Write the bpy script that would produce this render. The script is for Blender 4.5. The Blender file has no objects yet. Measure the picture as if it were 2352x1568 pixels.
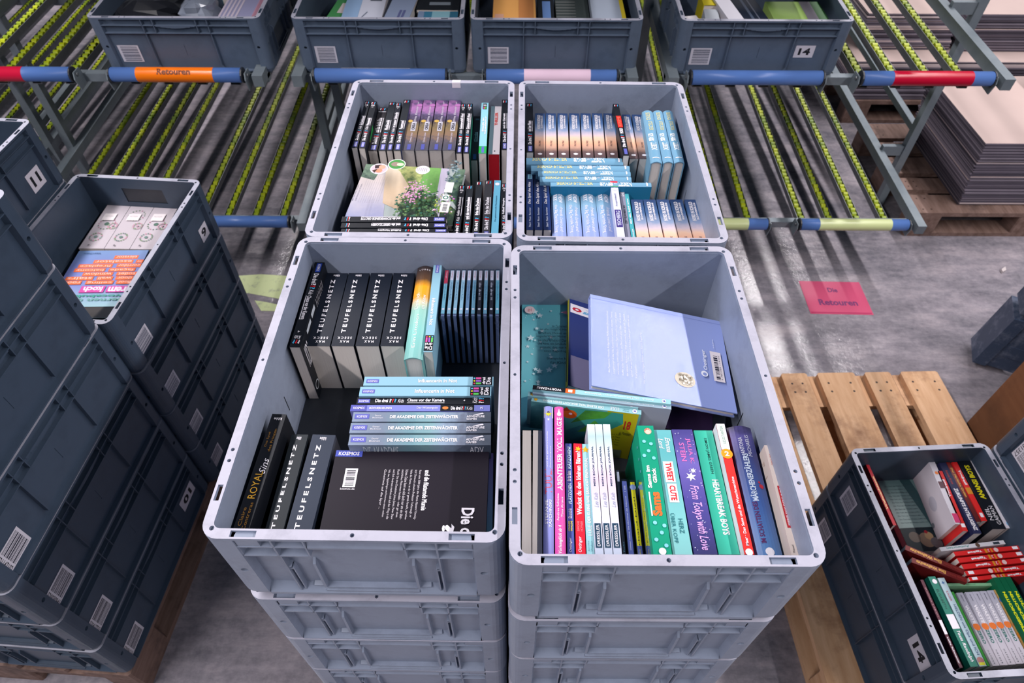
import bpy, math, random
from mathutils import Vector, Matrix, Euler
random.seed(7)
C = bpy.context.scene.collection
SC = bpy.context.scene
R = math.radians

# ------------------------------------------------------------------ camera
F_PX = 1524.5
cd = bpy.data.cameras.new('camera'); cam = bpy.data.objects.new('camera', cd); C.objects.link(cam)
cd.sensor_width = 36.0; cd.sensor_fit = 'HORIZONTAL'; cd.lens = F_PX / 2352 * 36.0
cd.clip_start = 0.05; cd.clip_end = 60
_p, _r = R(40.821), R(0.287)
CAM = Vector((0, 0, 0.8214))
CM = Matrix.Rotation(_p, 3, 'X') @ Matrix.Rotation(_r, 3, 'Z')
cam.matrix_world = Matrix.Translation(CAM) @ CM.to_4x4()
SC.camera = cam
cd.dof.use_dof = True; cd.dof.focus_distance = 1.06; cd.dof.aperture_fstop = 8.0

def at(u, v, z):                     # point of the plane at height z seen at a photo pixel
    d = CM @ Vector(((u - 1176) / F_PX, -(v - 784) / F_PX, -1.0))
    k = (z - CAM.z) / d.z
    return CAM + d * k

# ------------------------------------------------------------------ light
PT = -1.21            # top of the wooden pallets
FLOOR = -1.354
w = bpy.data.worlds.new('world'); SC.world = w; w.use_nodes = True
bg = w.node_tree.nodes['Background']; bg.inputs[0].default_value = (0.26, 0.42, 0.62, 1); bg.inputs[1].default_value = 0.10
def strip(x, y, z, wid, length, power, col):
    l = bpy.data.lights.new('tube_or_fill_light', 'AREA'); l.shape = 'RECTANGLE'
    l.size = wid; l.size_y = length; l.energy = power; l.color = col
    o = bpy.data.objects.new('tube_or_fill_light', l); C.objects.link(o); o.location = (x, y, z)
    return o
LZ = 4.0
strip(3.9, 1.9, LZ, 0.18, 12.6, 640, (1.0, 0.945, 0.955))
strip(-3.0, 1.9, LZ, 0.18, 12.6, 740, (1.0, 0.945, 0.955))
strip(8.6, 2.4, LZ, 0.16, 9.6, 50, (1.0, 0.945, 0.955))  # weak fill strip added far right, no lamp known there
strip(-7.6, 2.4, LZ, 0.16, 9.6, 10, (1.0, 0.945, 0.955))  # its left counterpart, an added unseen fill strip
SC.view_settings.view_transform = 'Standard'; SC.view_settings.look = 'None'
SC.view_settings.gamma = 1.0; SC.view_settings.use_curve_mapping = False
SC.view_settings.exposure = 0.10
try:
    SC.cycles.max_bounces = 7; SC.cycles.diffuse_bounces = 3; SC.cycles.glossy_bounces = 2
    SC.cycles.transparent_max_bounces = 8; SC.cycles.caustics_reflective = False; SC.cycles.caustics_refractive = False
except Exception: pass

# ------------------------------------------------------------------ materials
_m = {}
def lin(c): c /= 255.0; return c / 12.92 if c <= 0.04045 else ((c + 0.055) / 1.055) ** 2.4
def rgb(h):
    if isinstance(h, str):
        h = h.lstrip('#'); h = tuple(int(h[i:i + 2], 16) for i in (0, 2, 4))
    return (lin(h[0]), lin(h[1]), lin(h[2]), 1)
def base(name, rough=0.5, metal=0.0, spec=0.4):
    m = bpy.data.materials.new(name); m.use_nodes = True; nt = m.node_tree
    b = nt.nodes['Principled BSDF']; b.inputs['Roughness'].default_value = rough; b.inputs['Metallic'].default_value = metal
    b.inputs['Specular IOR Level'].default_value = spec
    return m, nt, b
def coord(nt, kind='Object', scale=(1, 1, 1)):
    t = nt.nodes.new('ShaderNodeTexCoord'); mp = nt.nodes.new('ShaderNodeMapping'); mp.inputs['Scale'].default_value = scale
    nt.links.new(t.outputs[kind], mp.inputs[0]); return mp.outputs[0]
def noise(nt, vec, scale, detail=4, rough=0.6):
    n = nt.nodes.new('ShaderNodeTexNoise'); n.inputs['Scale'].default_value = scale; n.inputs['Detail'].default_value = detail
    n.inputs['Roughness'].default_value = rough; nt.links.new(vec, n.inputs['Vector']); return n.outputs['Fac']
def ramp(nt, fac, stops, interp='LINEAR'):
    r = nt.nodes.new('ShaderNodeValToRGB'); r.color_ramp.interpolation = interp
    while len(r.color_ramp.elements) > 1: r.color_ramp.elements.remove(r.color_ramp.elements[-1])
    r.color_ramp.elements[0].position = stops[0][0]; r.color_ramp.elements[0].color = rgb(stops[0][1])
    for p, c in stops[1:]:
        e = r.color_ramp.elements.new(p); e.color = rgb(c)
    nt.links.new(fac, r.inputs[0]); return r.outputs[0]
def mixc(nt, fac, a, b, mode='MIX'):
    m = nt.nodes.new('ShaderNodeMix'); m.data_type = 'RGBA'; m.blend_type = mode
    for i, v in ((0, fac), (6, a), (7, b)):
        if hasattr(v, 'links'): nt.links.new(v, m.inputs[i])
        else: m.inputs[i].default_value = v
    return m.outputs[2]
def flat(c, rough=0.45, spec=0.22):
    k = ('f', c, rough, spec)
    if k not in _m:
        m, nt, b = base('print_' + str(c).strip('#'), rough, 0, spec); col = rgb(c)
        v = noise(nt, coord(nt), 9, 2)
        dk = tuple(x * 0.93 for x in col[:3]) + (1,)
        nt.links.new(mixc(nt, v, dk, col), b.inputs['Base Color']); _m[k] = m
    return _m[k]
def grad(stops, axis=1, rough=0.4, nz=0.0, nscale=20, span=None):
    k = ('g', tuple(stops), axis, rough, nz, nscale)
    if k not in _m:
        m, nt, b = base('print_picture', rough)
        t = nt.nodes.new('ShaderNodeTexCoord'); s = nt.nodes.new('ShaderNodeSeparateXYZ'); nt.links.new(t.outputs['Generated'], s.inputs[0])
        f = s.outputs[axis]
        if nz:
            n = noise(nt, coord(nt), nscale, 5, 0.65)
            a = nt.nodes.new('ShaderNodeMath'); a.operation = 'MULTIPLY_ADD'; nt.links.new(n, a.inputs[0]); a.inputs[1].default_value = nz; nt.links.new(f, a.inputs[2])
            q = nt.nodes.new('ShaderNodeMath'); q.operation = 'SUBTRACT'; nt.links.new(a.outputs[0], q.inputs[0]); q.inputs[1].default_value = nz / 2; f = q.outputs[0]
        nt.links.new(ramp(nt, f, stops), b.inputs['Base Color']); _m[k] = m
    return _m[k]
def plastic(name, c, dirt, rough=0.42):
    m, nt, b = base(name, rough, 0, 0.45)
    v = coord(nt); n = noise(nt, v, 11, 6, 0.7); n2 = noise(nt, v, 60, 4, 0.7)
    d = ramp(nt, n, [(0.0, '000000'), (0.50, '000000'), (0.72, 'ffffff')])
    c1 = mixc(nt, n2, tuple(x * 0.86 for x in rgb(c)[:3]) + (1,), rgb(c))
    s = nt.nodes.new('ShaderNodeMath'); s.operation = 'MULTIPLY'; s.inputs[1].default_value = 0.55; nt.links.new(d, s.inputs[0])
    nt.links.new(mixc(nt, s.outputs[0], c1, rgb(dirt)), b.inputs['Base Color'])
    bp = nt.nodes.new('ShaderNodeBump'); bp.inputs['Strength'].default_value = 0.08; nt.links.new(n2, bp.inputs['Height']); nt.links.new(bp.outputs[0], b.inputs['Normal'])
    return m
M_CRATE = plastic('grey_crate_plastic', (142, 152, 173), (108, 115, 132))
M_RIM = plastic('scuffed_rim_plastic', (176, 175, 191), (120, 121, 136), 0.5)
M_CRATE_D = plastic('shade_dark_crate_plastic', (60, 74, 92), (46, 57, 72))  # crate plastic darkened so its colour carries the side stacks' shade
M_CRATE_M = plastic('mid_grey_crate_plastic', (88, 102, 122), (68, 80, 96))
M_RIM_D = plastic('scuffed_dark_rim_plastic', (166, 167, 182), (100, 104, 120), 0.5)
M_FLAP = plastic('black_plastic', (40, 44, 52), (56, 60, 66))
M_STEEL, _n, _b = base('grey_painted_steel', 0.42, 0.3)
_n.links.new(mixc(_n, noise(_n, coord(_n), 14, 4), rgb((100, 112, 122)), rgb((136, 145, 150))), _b.inputs['Base Color'])
M_GALV, _n, _b = base('galvanised_steel', 0.38, 0.6)
_n.links.new(mixc(_n, noise(_n, coord(_n), 25, 4), rgb((92, 98, 104)), rgb((140, 142, 144))), _b.inputs['Base Color'])
M_WHEEL, _n, _b = base('yellow_wheel_plastic', 0.4)
_n.links.new(mixc(_n, ramp(_n, noise(_n, coord(_n), 7, 4), [(.35, '000000'), (.65, 'ffffff')]), rgb((96, 126, 24)), rgb((184, 192, 10))), _b.inputs['Base Color'])
def wood(name, a, b_, dk):
    m, nt, b = base(name, 0.7, 0, 0.25)
    v = coord(nt, 'Object', (1, 1, 1)); 
    g = noise(nt, coord(nt, 'Object', (14, 1.6, 14)), 3, 6, 0.6); n = noise(nt, v, 5, 5, 0.7)
    c1 = mixc(nt, ramp(nt, g, [(0.3, '000000'), (0.7, 'ffffff')]), rgb(a), rgb(b_))
    k = ramp(nt, n, [(0.0, '000000'), (0.52, '000000'), (0.75, 'ffffff')])
    nt.links.new(mixc(nt, k, c1, rgb(dk)), b.inputs['Base Color'])
    bp = nt.nodes.new('ShaderNodeBump'); bp.inputs['Strength'].default_value = 0.25; nt.links.new(g, bp.inputs['Height']); nt.links.new(bp.outputs[0], b.inputs['Normal'])
    return m
M_WOOD = wood('pale_pine_wood', (222, 182, 146), (194, 150, 112), (146, 108, 82))
M_WOOD_D = wood('weathered_pallet_wood', (136, 112, 104), (100, 78, 68), (64, 52, 50))
M_CARD = wood('brown_cardboard', (128, 88, 62), (118, 78, 54), (104, 70, 50))
def floor_mat():
    m, nt, b = base('worn_concrete', 0.42, 0, 0.5)
    v = coord(nt); a = noise(nt, v, 1.1, 6, 0.65); c = noise(nt, coord(nt, 'Object', (1, 3.0, 1)), 3.5, 8, 0.72); d = noise(nt, v, 34, 4, 0.7)
    c1 = ramp(nt, a, [(0.30, (92, 92, 102)), (0.52, (138, 132, 140)), (0.72, (184, 172, 180))])
    c2 = mixc(nt, 0.62, c1, ramp(nt, c, [(0.30, (56, 62, 74)), (0.50, (134, 130, 140)), (0.70, (194, 182, 188))]))
    c3 = mixc(nt, 0.20, c2, ramp(nt, d, [(0.35, (60, 60, 66)), (0.65, (170, 164, 166))]))
    nt.links.new(c3, b.inputs['Base Color'])
    nt.links.new(ramp(nt, c, [(0.3, (60, 60, 60)), (0.7, (140, 140, 140))]), b.inputs['Roughness'])
    bp = nt.nodes.new('ShaderNodeBump'); bp.inputs['Strength'].default_value = 0.12; bp.inputs['Distance'].default_value = 0.01; nt.links.new(d, bp.inputs['Height']); nt.links.new(bp.outputs[0], b.inputs['Normal'])
    return m
def paper_mat():
    m, nt, b = base('page_edges', 0.8, 0, 0.1)
    n = noise(nt, coord(nt, 'Object', (400, 3, 3)), 3, 3)
    nt.links.new(mixc(nt, n, rgb((196, 186, 180)), rgb((228, 220, 214))), b.inputs['Base Color']); return m
M_PAGES = paper_mat()
def clear(name, a, col=(0.8, 0.85, 0.9)):
    m = bpy.data.materials.new(name); m.use_nodes = True; nt = m.node_tree; nt.nodes.clear()
    o = nt.nodes.new('ShaderNodeOutputMaterial'); t = nt.nodes.new('ShaderNodeBsdfTransparent'); g = nt.nodes.new('ShaderNodeBsdfGlossy'); x = nt.nodes.new('ShaderNodeMixShader')
    t.inputs[0].default_value = (*col, 1); g.inputs['Roughness'].default_value = 0.08; x.inputs[0].default_value = a
    n = noise(nt, coord(nt), 30, 3); bp = nt.nodes.new('ShaderNodeBump'); bp.inputs['Strength'].default_value = 0.6; bp.inputs['Distance'].default_value = .004
    nt.links.new(n, bp.inputs['Height']); nt.links.new(bp.outputs[0], g.inputs['Normal'])
    nt.links.new(t.outputs[0], x.inputs[1]); nt.links.new(g.outputs[0], x.inputs[2]); nt.links.new(x.outputs[0], o.inputs[0]); return m
M_FILM = clear('shrink_wrap_film', 0.10, (0.93, 0.94, 0.96))
M_CASE = clear('clear_cd_case_plastic', 0.10, (0.90, 0.93, 0.97))

# ------------------------------------------------------------------ mesh builder
class MB:
    def __init__(s): s.v = []; s.f = []; s.m = []; s.mats = []
    def mi(s, m):
        if m not in s.mats: s.mats.append(m)
        return s.mats.index(m)
    def add(s, vs, fs, m):
        k = len(s.v); s.v += [tuple(v) for v in vs]; i = s.mi(m)
        for f in fs: s.f.append(tuple(a + k for a in f)); s.m.append(i)
    def box(s, x0, x1, y0, y1, z0, z1, m, T=None):
        vs = [Vector((x, y, z)) for z in (z0, z1) for y in (y0, y1) for x in (x0, x1)]
        if T: vs = [T @ v for v in vs]
        s.add(vs, [(0, 2, 3, 1), (4, 5, 7, 6), (0, 1, 5, 4), (2, 6, 7, 3), (0, 4, 6, 2), (1, 3, 7, 5)], m)
    def prism(s, pts, z0, z1, m, T=None, taper=None):       # pts ccw in xy
        n = len(pts); top = [Vector((x, y, z1)) for x, y in pts]; bot = [Vector((x, y, z0)) for x, y in (taper or pts)]
        vs = bot + top
        if T: vs = [T @ v for v in vs]
        s.add(vs, [tuple(range(n - 1, -1, -1)), tuple(range(n, 2 * n))] + [(i, (i + 1) % n, n + (i + 1) % n, n + i) for i in range(n)], m)
    def cyl(s, p0, p1, r, m, n=12, r1=None, cap=True):
        p0 = Vector(p0); p1 = Vector(p1); d = (p1 - p0).normalized(); a = d.orthogonal().normalized(); b = d.cross(a); r1 = r if r1 is None else r1
        vs = [p0 + (a * math.cos(t) + b * math.sin(t)) * r for t in [2 * math.pi * i / n for i in range(n)]] + [p1 + (a * math.cos(t) + b * math.sin(t)) * r1 for t in [2 * math.pi * i / n for i in range(n)]]
        fs = [(i, (i + 1) % n, n + (i + 1) % n, n + i) for i in range(n)]
        if cap: fs += [tuple(range(n - 1, -1, -1)), tuple(range(n, 2 * n))]
        s.add(vs, fs, m)
    def build(s, name, parent=None, loc=None, rot=None, smooth=False):
        me = bpy.data.meshes.new(name); me.from_pydata(s.v, [], s.f)
        for m in s.mats: me.materials.append(m)
        me.polygons.foreach_set('material_index', s.m)
        if smooth: me.polygons.foreach_set('use_smooth', [True] * len(me.polygons))
        me.update(); o = bpy.data.objects.new(name, me); C.objects.link(o)
        if parent: o.parent = parent
        if loc is not None: o.location = loc
        if rot is not None: o.rotation_euler = rot
        return o
def tag(o, label=None, cat=None, group=None, kind=None):
    if label: o['label'] = label
    if cat: o['category'] = cat
    if group: o['group'] = group
    if kind: o['kind'] = kind
    return o
def empty(name, loc=(0, 0, 0), rot=(0, 0, 0)):
    o = bpy.data.objects.new(name, None); o.empty_display_size = 0.05; C.objects.link(o); o.location = loc; o.rotation_euler = rot; return o
def copy_tree(o, parent=None):
    c = o.copy(); C.objects.link(c); c.parent = parent
    for ch in [x for x in C.objects if x.parent == o]: copy_tree(ch, c)
    return c

_tx = {}
def text_mesh(s, bold=0.0, res=2, shear=0.0):
    k = (s, bold, res, shear)
    if k not in _tx:
        cu = bpy.data.curves.new('t', 'FONT'); cu.body = s; cu.resolution_u = res; cu.offset = bold; cu.shear = shear; cu.fill_mode = 'FRONT'
        ob = bpy.data.objects.new('t', cu); C.objects.link(ob); bpy.context.view_layer.update()
        me = bpy.data.meshes.new_from_object(ob.evaluated_get(bpy.context.evaluated_depsgraph_get()))
        vs = [(v.co.x, v.co.y) for v in me.vertices]; fs = [tuple(p.vertices) for p in me.polygons]
        bpy.data.objects.remove(ob); bpy.data.curves.remove(cu); bpy.data.meshes.remove(me)
        if not vs: vs = [(0, 0)]
        x0 = min(v[0] for v in vs); x1 = max(v[0] for v in vs); y0 = min(v[1] for v in vs); y1 = max(v[1] for v in vs)
        vs = [((a - x0) / max(x1 - x0, 1e-6), (b - y0) / max(y1 - y0, 1e-6)) for a, b in vs]
        _tx[k] = (vs, fs)
    return _tx[k]
def bar_pattern(n, seed):
    rr = random.Random(seed); a = []; t = 0.0
    while t < 1:
        wd = rr.choice([1, 1, 2, 3]) / n; a.append((t, min(1, t + wd))); t += wd + rr.choice([1, 1, 2]) / n
    return a
# decor: every item lies on a face given by a mapping F(a, b, h) -> local point, a and b in metres
def decorate(mb, F, W, H, items, eps=0.0004):
    """items in fractions of the face (a across W, b along H)"""
    k = 0
    for it in items:
        kind = it[0]; e = eps + 0.00006 * k; k += 1
        if kind == 'r':
            _, a0, a1, b0, b1, c = it
            m = c if not isinstance(c, (str, tuple)) else flat(c)
            n = 4 if (a1 - a0) > 0.4 else 1
            vs = []; 
            for i in range(n + 1):
                a = a0 + (a1 - a0) * i / n; vs += [F(a * W, b0 * H, e), F(a * W, b1 * H, e)]
            mb.add(vs, [(2 * i, 2 * i + 2, 2 * i + 3, 2 * i + 1) for i in range(n)], m)
        elif kind == 'q':                                       # free quad / polygon, fractions
            _, pts, c = it; m = c if not isinstance(c, (str, tuple)) else flat(c)
            mb.add([F(a * W, b * H, e) for a, b in pts], [tuple(range(len(pts)))], m)
        elif kind == 'c':                                       # disc, radius in metres, opt squash
            _, a, b, r, c = it[:5]; sq = it[5] if len(it) > 5 else 1.0; n = 18
            m = c if not isinstance(c, (str, tuple)) else flat(c)
            mb.add([F(a * W + r * sq * math.cos(2 * math.pi * i / n), b * H + r * math.sin(2 * math.pi * i / n), e) for i in range(n)], [tuple(range(n))], m)
        elif kind == 's':                                       # star
            _, a, b, r, c, np_ = it; n = np_ * 2; pts = []
            for i in range(n):
                q = r if i % 2 == 0 else r * 0.45; t = math.pi * 2 * i / n + 0.3
                pts.append(F(a * W + q * math.cos(t), b * H + q * math.sin(t), e))
            pts.append(F(a * W, b * H, e)); mb.add(pts, [(n, i, (i + 1) % n) for i in range(n)], flat(c))
        elif kind == 't':                                       # text fitted in a box
            s, a0, a1, b0, b1, c, rot = it[1:8]; bold = it[8] if len(it) > 8 else 0.0; sh = it[9] if len(it) > 9 else 0.0
            vs, fs = text_mesh(s, bold, 2, sh); out = []
            for x, y in vs:
                if rot == 0: p, q = x, y
                elif rot == 90: p, q = 1 - y, x
                elif rot == 180: p, q = 1 - x, 1 - y
                elif rot == 'R': p, q = y, x
                elif rot == 'RU': p, q = x, 1 - y
                elif rot == 'L': p, q = y, 1 - x
                else: p, q = y, 1 - x
                out.append(F((a0 + (a1 - a0) * p) * W, (b0 + (b1 - b0) * q) * H, e))
            mb.add(out, fs, flat(c))
        elif kind == 'bar':                                     # bar code: stripes across a (dir 'a') or b
            _, a0, a1, b0, b1, c, dr, seed = it; m = flat(c)
            for s0, s1 in bar_pattern(46, seed):
                if dr == 'a': A0, A1, B0, B1 = a0 + (a1 - a0) * s0, a0 + (a1 - a0) * s1, b0, b1
                else: A0, A1, B0, B1 = a0, a1, b0 + (b1 - b0) * s0, b0 + (b1 - b0) * s1
                mb.add([F(A0 * W, B0 * H, e), F(A1 * W, B0 * H, e), F(A1 * W, B1 * H, e), F(A0 * W, B1 * H, e)], [(0, 1, 2, 3)], m)
def ORD(i): return ['first', 'second', 'third', 'fourth', 'fifth', 'sixth', 'seventh', 'eighth', 'ninth', 'tenth', 'eleventh', 'twelfth'][i]
# ------------------------------------------------------------------ stacking crates (600 x 400 x 215)
H = 0.215; PITCH = 0.2
def rrect(x, y, r, n=6):
    pts = []
    for cx, cy, a0 in ((x - r, y - r, 0), (-x + r, y - r, 90), (-x + r, -y + r, 180), (x - r, -y + r, 270)):
        for i in range(n + 1):
            t = R(a0 + 90 * i / n); pts.append((cx + r * math.cos(t), cy + r * math.sin(t)))
    return pts
def bool_cut(o, cutter):
    md = o.modifiers.new('b', 'BOOLEAN'); md.operation = 'DIFFERENCE'; md.object = cutter; md.solver = 'EXACT'
    bpy.context.view_layer.update()
    me = bpy.data.meshes.new_from_object(o.evaluated_get(bpy.context.evaluated_depsgraph_get()))
    bpy.data.objects.remove(o); bpy.data.objects.remove(cutter); return me
def make_rim():
    mb = MB(); n = 28
    out = rrect(0.2, 0.3, 0.024); inn = rrect(0.2 - 0.0145, 0.3 - 0.0145, 0.010)
    vs = [(x, y, 0) for x, y in out] + [(x, y, 0) for x, y in inn] + [(x, y, -0.006) for x, y in out] + [(x, y, -0.006) for x, y in inn]
    N = len(out); fs = []
    for i in range(N):
        j = (i + 1) % N
        fs += [(i, j, N + j, N + i), (2 * N + i, 3 * N + i, 3 * N + j, 2 * N + j), (i, 2 * N + i, 2 * N + j, j), (N + i, N + j, 3 * N + j, 3 * N + i)]
    mb.add(vs, fs, M_RIM); o = mb.build('rim_tmp')
    cb = MB()
    for sy in (-1, 1):
        y = sy * (0.3 - 0.0072)
        for sx in (-1, 1):
            cb.box(min(sx * .126, sx * .160), max(sx * .126, sx * .160), y - .0045, y + .0045, -.02, .01, M_RIM)
            cb.cyl((sx * .186, sy * .2855, -.02), (sx * .186, sy * .2855, .01), .0034, M_RIM, 12)
        cb.cyl((0, y, -.02), (0, y, .01), .0030, M_RIM, 12)
    for sx in (-1, 1):
        x = sx * (0.2 - 0.0072)
        for sy in (-1, 1):
            cb.box(x - .0036, x + .0036, min(sy * .222, sy * .246), max(sy * .222, sy * .246), -.02, .01, M_RIM)
            for yy in (.166, .184): cb.cyl((x, sy * yy, -.02), (x, sy * yy, .01), .0028, M_RIM, 12)
        cb.cyl((x, 0, -.02), (x, 0, .01), .0025, M_RIM, 12)
    return bool_cut(o, cb.build('cut_tmp'))
def make_crate_mesh(handhole=False):
    mb = MB(); K = M_CRATE
    rm = make_rim(); mb.add([tuple(v.co) for v in rm.vertices], [tuple(p.vertices) for p in rm.polygons if p.normal.z > .5], M_RIM); mb.add([tuple(v.co) for v in rm.vertices], [tuple(p.vertices) for p in rm.polygons if p.normal.z <= .5], K); bpy.data.meshes.remove(rm)
    zb = -H + .018; W_ = .0135; WI = .0152           # recess depth, inner face
    # corner posts, each cut by the two oval holes
    for sx in (-1, 1):
        for sy in (-1, 1):
            arc = [(.2 - .022 + .0215 * math.cos(R(a)), .3 - .022 + .0215 * math.sin(R(a))) for a in range(0, 91, 15)]
            WP = .0142
            pts = [(.2 - .0005, .3 - .042)] + arc + [(.2 - .042, .3 - .0005), (.2 - .046, .3 - WP), (.2 - WP, .3 - WP), (.2 - WP, .3 - .046)]
            tp = [(x - (.003 if x > .18 else 0), y - (.003 if y > .28 else 0)) for x, y in pts]
            f = lambda P: [(sx * a, sy * b) for a, b in P] if sx * sy > 0 else [(sx * a, sy * b) for a, b in reversed(P)]
            pb = MB(); pb.prism(f(pts), zb + .012, -.005, K); o = pb.build('p')
            cb = MB(); cb.cyl((sx * .17, sy * .31, -.104), (sx * .17, sy * .2872, -.104), .0055, K, 14); cb.cyl((sx * .21, sy * .27, -.104), (sx * .1872, sy * .27, -.104), .0055, K, 14)
            me = bool_cut(o, cb.build('c')); mb.add([tuple(v.co) for v in me.vertices], [tuple(p.vertices) for p in me.polygons], K); bpy.data.meshes.remove(me)
            mb.prism(f(pts), zb, zb + .012, K, None, f(tp))
    # walls
    def side(L, T, long_side):
        h = L / 2
        def bx(s0, s1, d0, d1, z0, z1, m=K): mb.box(s0 / 1000 - h, s1 / 1000 - h, -d1 / 1000, -d0 / 1000, z0 / 1000, z1 / 1000, m, T)
        LM = L * 1000; w0, w1 = 13.5, 15.2
        zbm = zb * 1000
        if long_side:
            c = LM / 2
            bx(14, c - 1.4, w0, w1, zbm, -4); bx(c + 1.4, LM - 14, w0, w1, zbm, -4); bx(c - 1.4, c + 1.4, w0, w1, -100, -4); bx(c - 1.4, c + 1.4, w0, w1, zbm, -140); bx(c - 1.4, c + 1.4, w0 + 1.1, w1, -140, -100, M_FLAP)  # black backing puts the slot's inner shade into its colour
        elif handhole:
            bx(14, 135, w0, w1, zbm, -4); bx(LM - 135, LM - 14, w0, w1, zbm, -4); bx(135, LM - 135, w0, w1, -36, -4); bx(135, LM - 135, w0, w1, zbm, -88)
        else: bx(14, LM - 14, w0, w1, zbm, -4)
        def wedge(s0, s1, prof):          # prof: (depth, z) polygon extruded along s
            n = len(prof); vs = [T @ Vector((s / 1000 - h, -d / 1000, z / 1000)) for s in (s0, s1) for d, z in prof]
            mb.add(vs, [tuple(range(n)), tuple(range(2 * n - 1, n - 1, -1))] + [(i, n + i, n + (i + 1) % n, (i + 1) % n) for i in range(n)], K)
        for m_ in (0, 1):
            q = (lambda a, b: (a, b)) if m_ == 0 else (lambda a, b: (LM - b, LM - a))
            if long_side:
                for a in (184, 224): bx(*q(a, a + 2.4), 1, w0, -54, -5)
                bx(*q(184, 186.4), 3, w0, zbm + 22, -54)
            else:
                bx(*q(24, 135), 1, w0, -29, -26.5); bx(*q(44, 132), 1, w0, -57, -54.5)
                bx(*q(39, 74), 2, w0, -27, -5)
                bx(*q(90, 92.4), 1, w0, -57, -5); bx(*q(90, 92.4), 3, w0, zbm + 12, -57); bx(*q(97, 99), 5, w0, zbm + 12, -104); bx(*q(92, 97), 5, w0, -110, -107); bx(*q(92, 97), 4, w0, -100, -98)
                bx(*q(132.6, 135), 1, w0, -57, -5)
                bx(*q(42, 44), 2, w0, -54, -5)
                wedge(*q(128, 132), [(w0, -86), (6, -94), (4, -176), (w0, -176)])
                wedge(*q(112, 128), [(w0, -172), (7, -175), (7, -178), (w0, -180)])
        if long_side:
            bx(40, LM - 40, 1, w0, -29, -26.5); bx(44, LM - 44, 1, w0, -56, -53.5)
            for i in range(8):
                t0, t1 = i / 8, (i + 1) / 8; dz = lambda t: 7 * math.sin(math.pi * t)
                s0, s1 = 232 + 136 * t0, 232 + 136 * t1; zz = (dz(t0) + dz(t1)) / 2
                bx(s0, s1, .6, w0, -29.5 - zz, -27 )
        else:
            wedge(136, LM - 136, [(w0, -5), (8, -5), (3, -24), (1, -28), (1, -32), (w0, -34)])
            bx(132, LM - 132, 5, w0, -179, -176); bx(130, LM - 130, 2.5, w0, -187, -183.5)
        if long_side: wedge(44, LM - 44, [(w0, zbm + 6), (1.2, zbm + 4), (1.2, zbm), (w0, zbm)])
        else: wedge(44, LM - 44, [(w0, zbm + 22), (1.2, zbm + 7), (1.2, zbm), (w0, zbm)])
    side(0.4, Matrix.Rotation(math.pi, 4, 'Z') @ Matrix.Translation((0, .3, 0)), False)
    side(0.4, Matrix.Translation((0, .3, 0)), False)
    side(0.6, Matrix.Rotation(math.pi / 2, 4, 'Z') @ Matrix.Translation((0, .2, 0)), True)
    side(0.6, Matrix.Rotation(-math.pi / 2, 4, 'Z') @ Matrix.Translation((0, .2, 0)), True)
    # floor and stacking foot
    mb.box(-.2 + WI, .2 - WI, -.3 + WI, .3 - WI, zb - .001, zb + .002, K)
    mb.prism(rrect(.2 - .017, .3 - .017, .02), -H, zb, K, None, rrect(.2 - .020, .3 - .020, .02))
    o = mb.build('storage_crate'); me = o.data; bpy.data.objects.remove(o); return me
ZIN = -H + .020          # inner floor below the rim
CRATE = make_crate_mesh(); CRATE_H = make_crate_mesh(True)
def crate(x, y, z, yaw, label, group=None, dark=True, mesh=None, tone=None):
    o = bpy.data.objects.new('storage_crate', mesh or CRATE); C.objects.link(o); o.location = (x, y, z); o.rotation_euler = (0, 0, yaw)
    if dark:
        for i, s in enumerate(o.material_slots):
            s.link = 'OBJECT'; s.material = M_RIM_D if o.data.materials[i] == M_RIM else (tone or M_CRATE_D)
    return tag(o, label, 'crate', group)
def sticker(par, side, s, z, w_, h_, kind, text='', seed=1):
    """label on a crate wall: side 'R','L' (long walls) or 'F' (short near wall); s from the centre, z below the rim"""
    mb = MB(); d = .0135 - .0006
    if side == 'R': F = lambda a, b, e: (.2 - d + e, s - w_ / 2 + a, z - h_ / 2 + b)
    elif side == 'L': F = lambda a, b, e: (-.2 + d - e, s + w_ / 2 - a, z - h_ / 2 + b)
    else: F = lambda a, b, e: (s - w_ / 2 + a, -.3 + d - e, z - h_ / 2 + b)
    it = [('r', 0, 1, 0, 1, (206, 202, 212))]
    if kind == 'bar': it += [('bar', .28 if text else .12, .92, .07, .93, (40, 42, 56) if text else (90, 94, 110), 'b', seed)] + ([('t', text, .05, .23, .06, .94, (30, 32, 40), -90, .01)] if text else [])
    elif kind == 'num': it += [('t', text, .2, .8, .22, .78, (28, 30, 36), 0, .04)]
    decorate(mb, F, w_, h_, it)
    o = mb.build('barcode_label' if kind == 'bar' else 'number_label', par); o['label'] = 'white bar code sticker' if kind == 'bar' else 'white sticker with the number ' + text
    return o
def stack(x, y, yaw, ztop, n, where, dark=True, mesh=None, first=0, grp=None, hidden_from=99):
    p = (ztop - PT - H) / max(5 if n == 6 else n - 1, 1) if n > 1 else PITCH
    res = []
    for k in range(n):
        nm = where[k] if k < len(where) else where[-1]
        res.append(crate(x + (random.uniform(-.0015, .0015) if k else 0), y + (random.uniform(-.0015, .0015) if k else 0), ztop - k * p, yaw, nm, grp if k >= hidden_from else None, dark, mesh if k == 0 else None))
    return res
low = 'grey storage crate in the hidden lower part of the middle pallet stacks'
LG = 'crates hidden low in the middle pallet stacks'
def names(place, n, start=1):
    out = ['open grey crate full of books, ' + place]
    for k in range(1, n): out.append('closed-in grey crate %s from the top in the %s' % (ORD(k), place)) if False else out.append('grey crate, %s from the top of the stack, %s' % (ORD(k), place))
    return out
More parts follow.
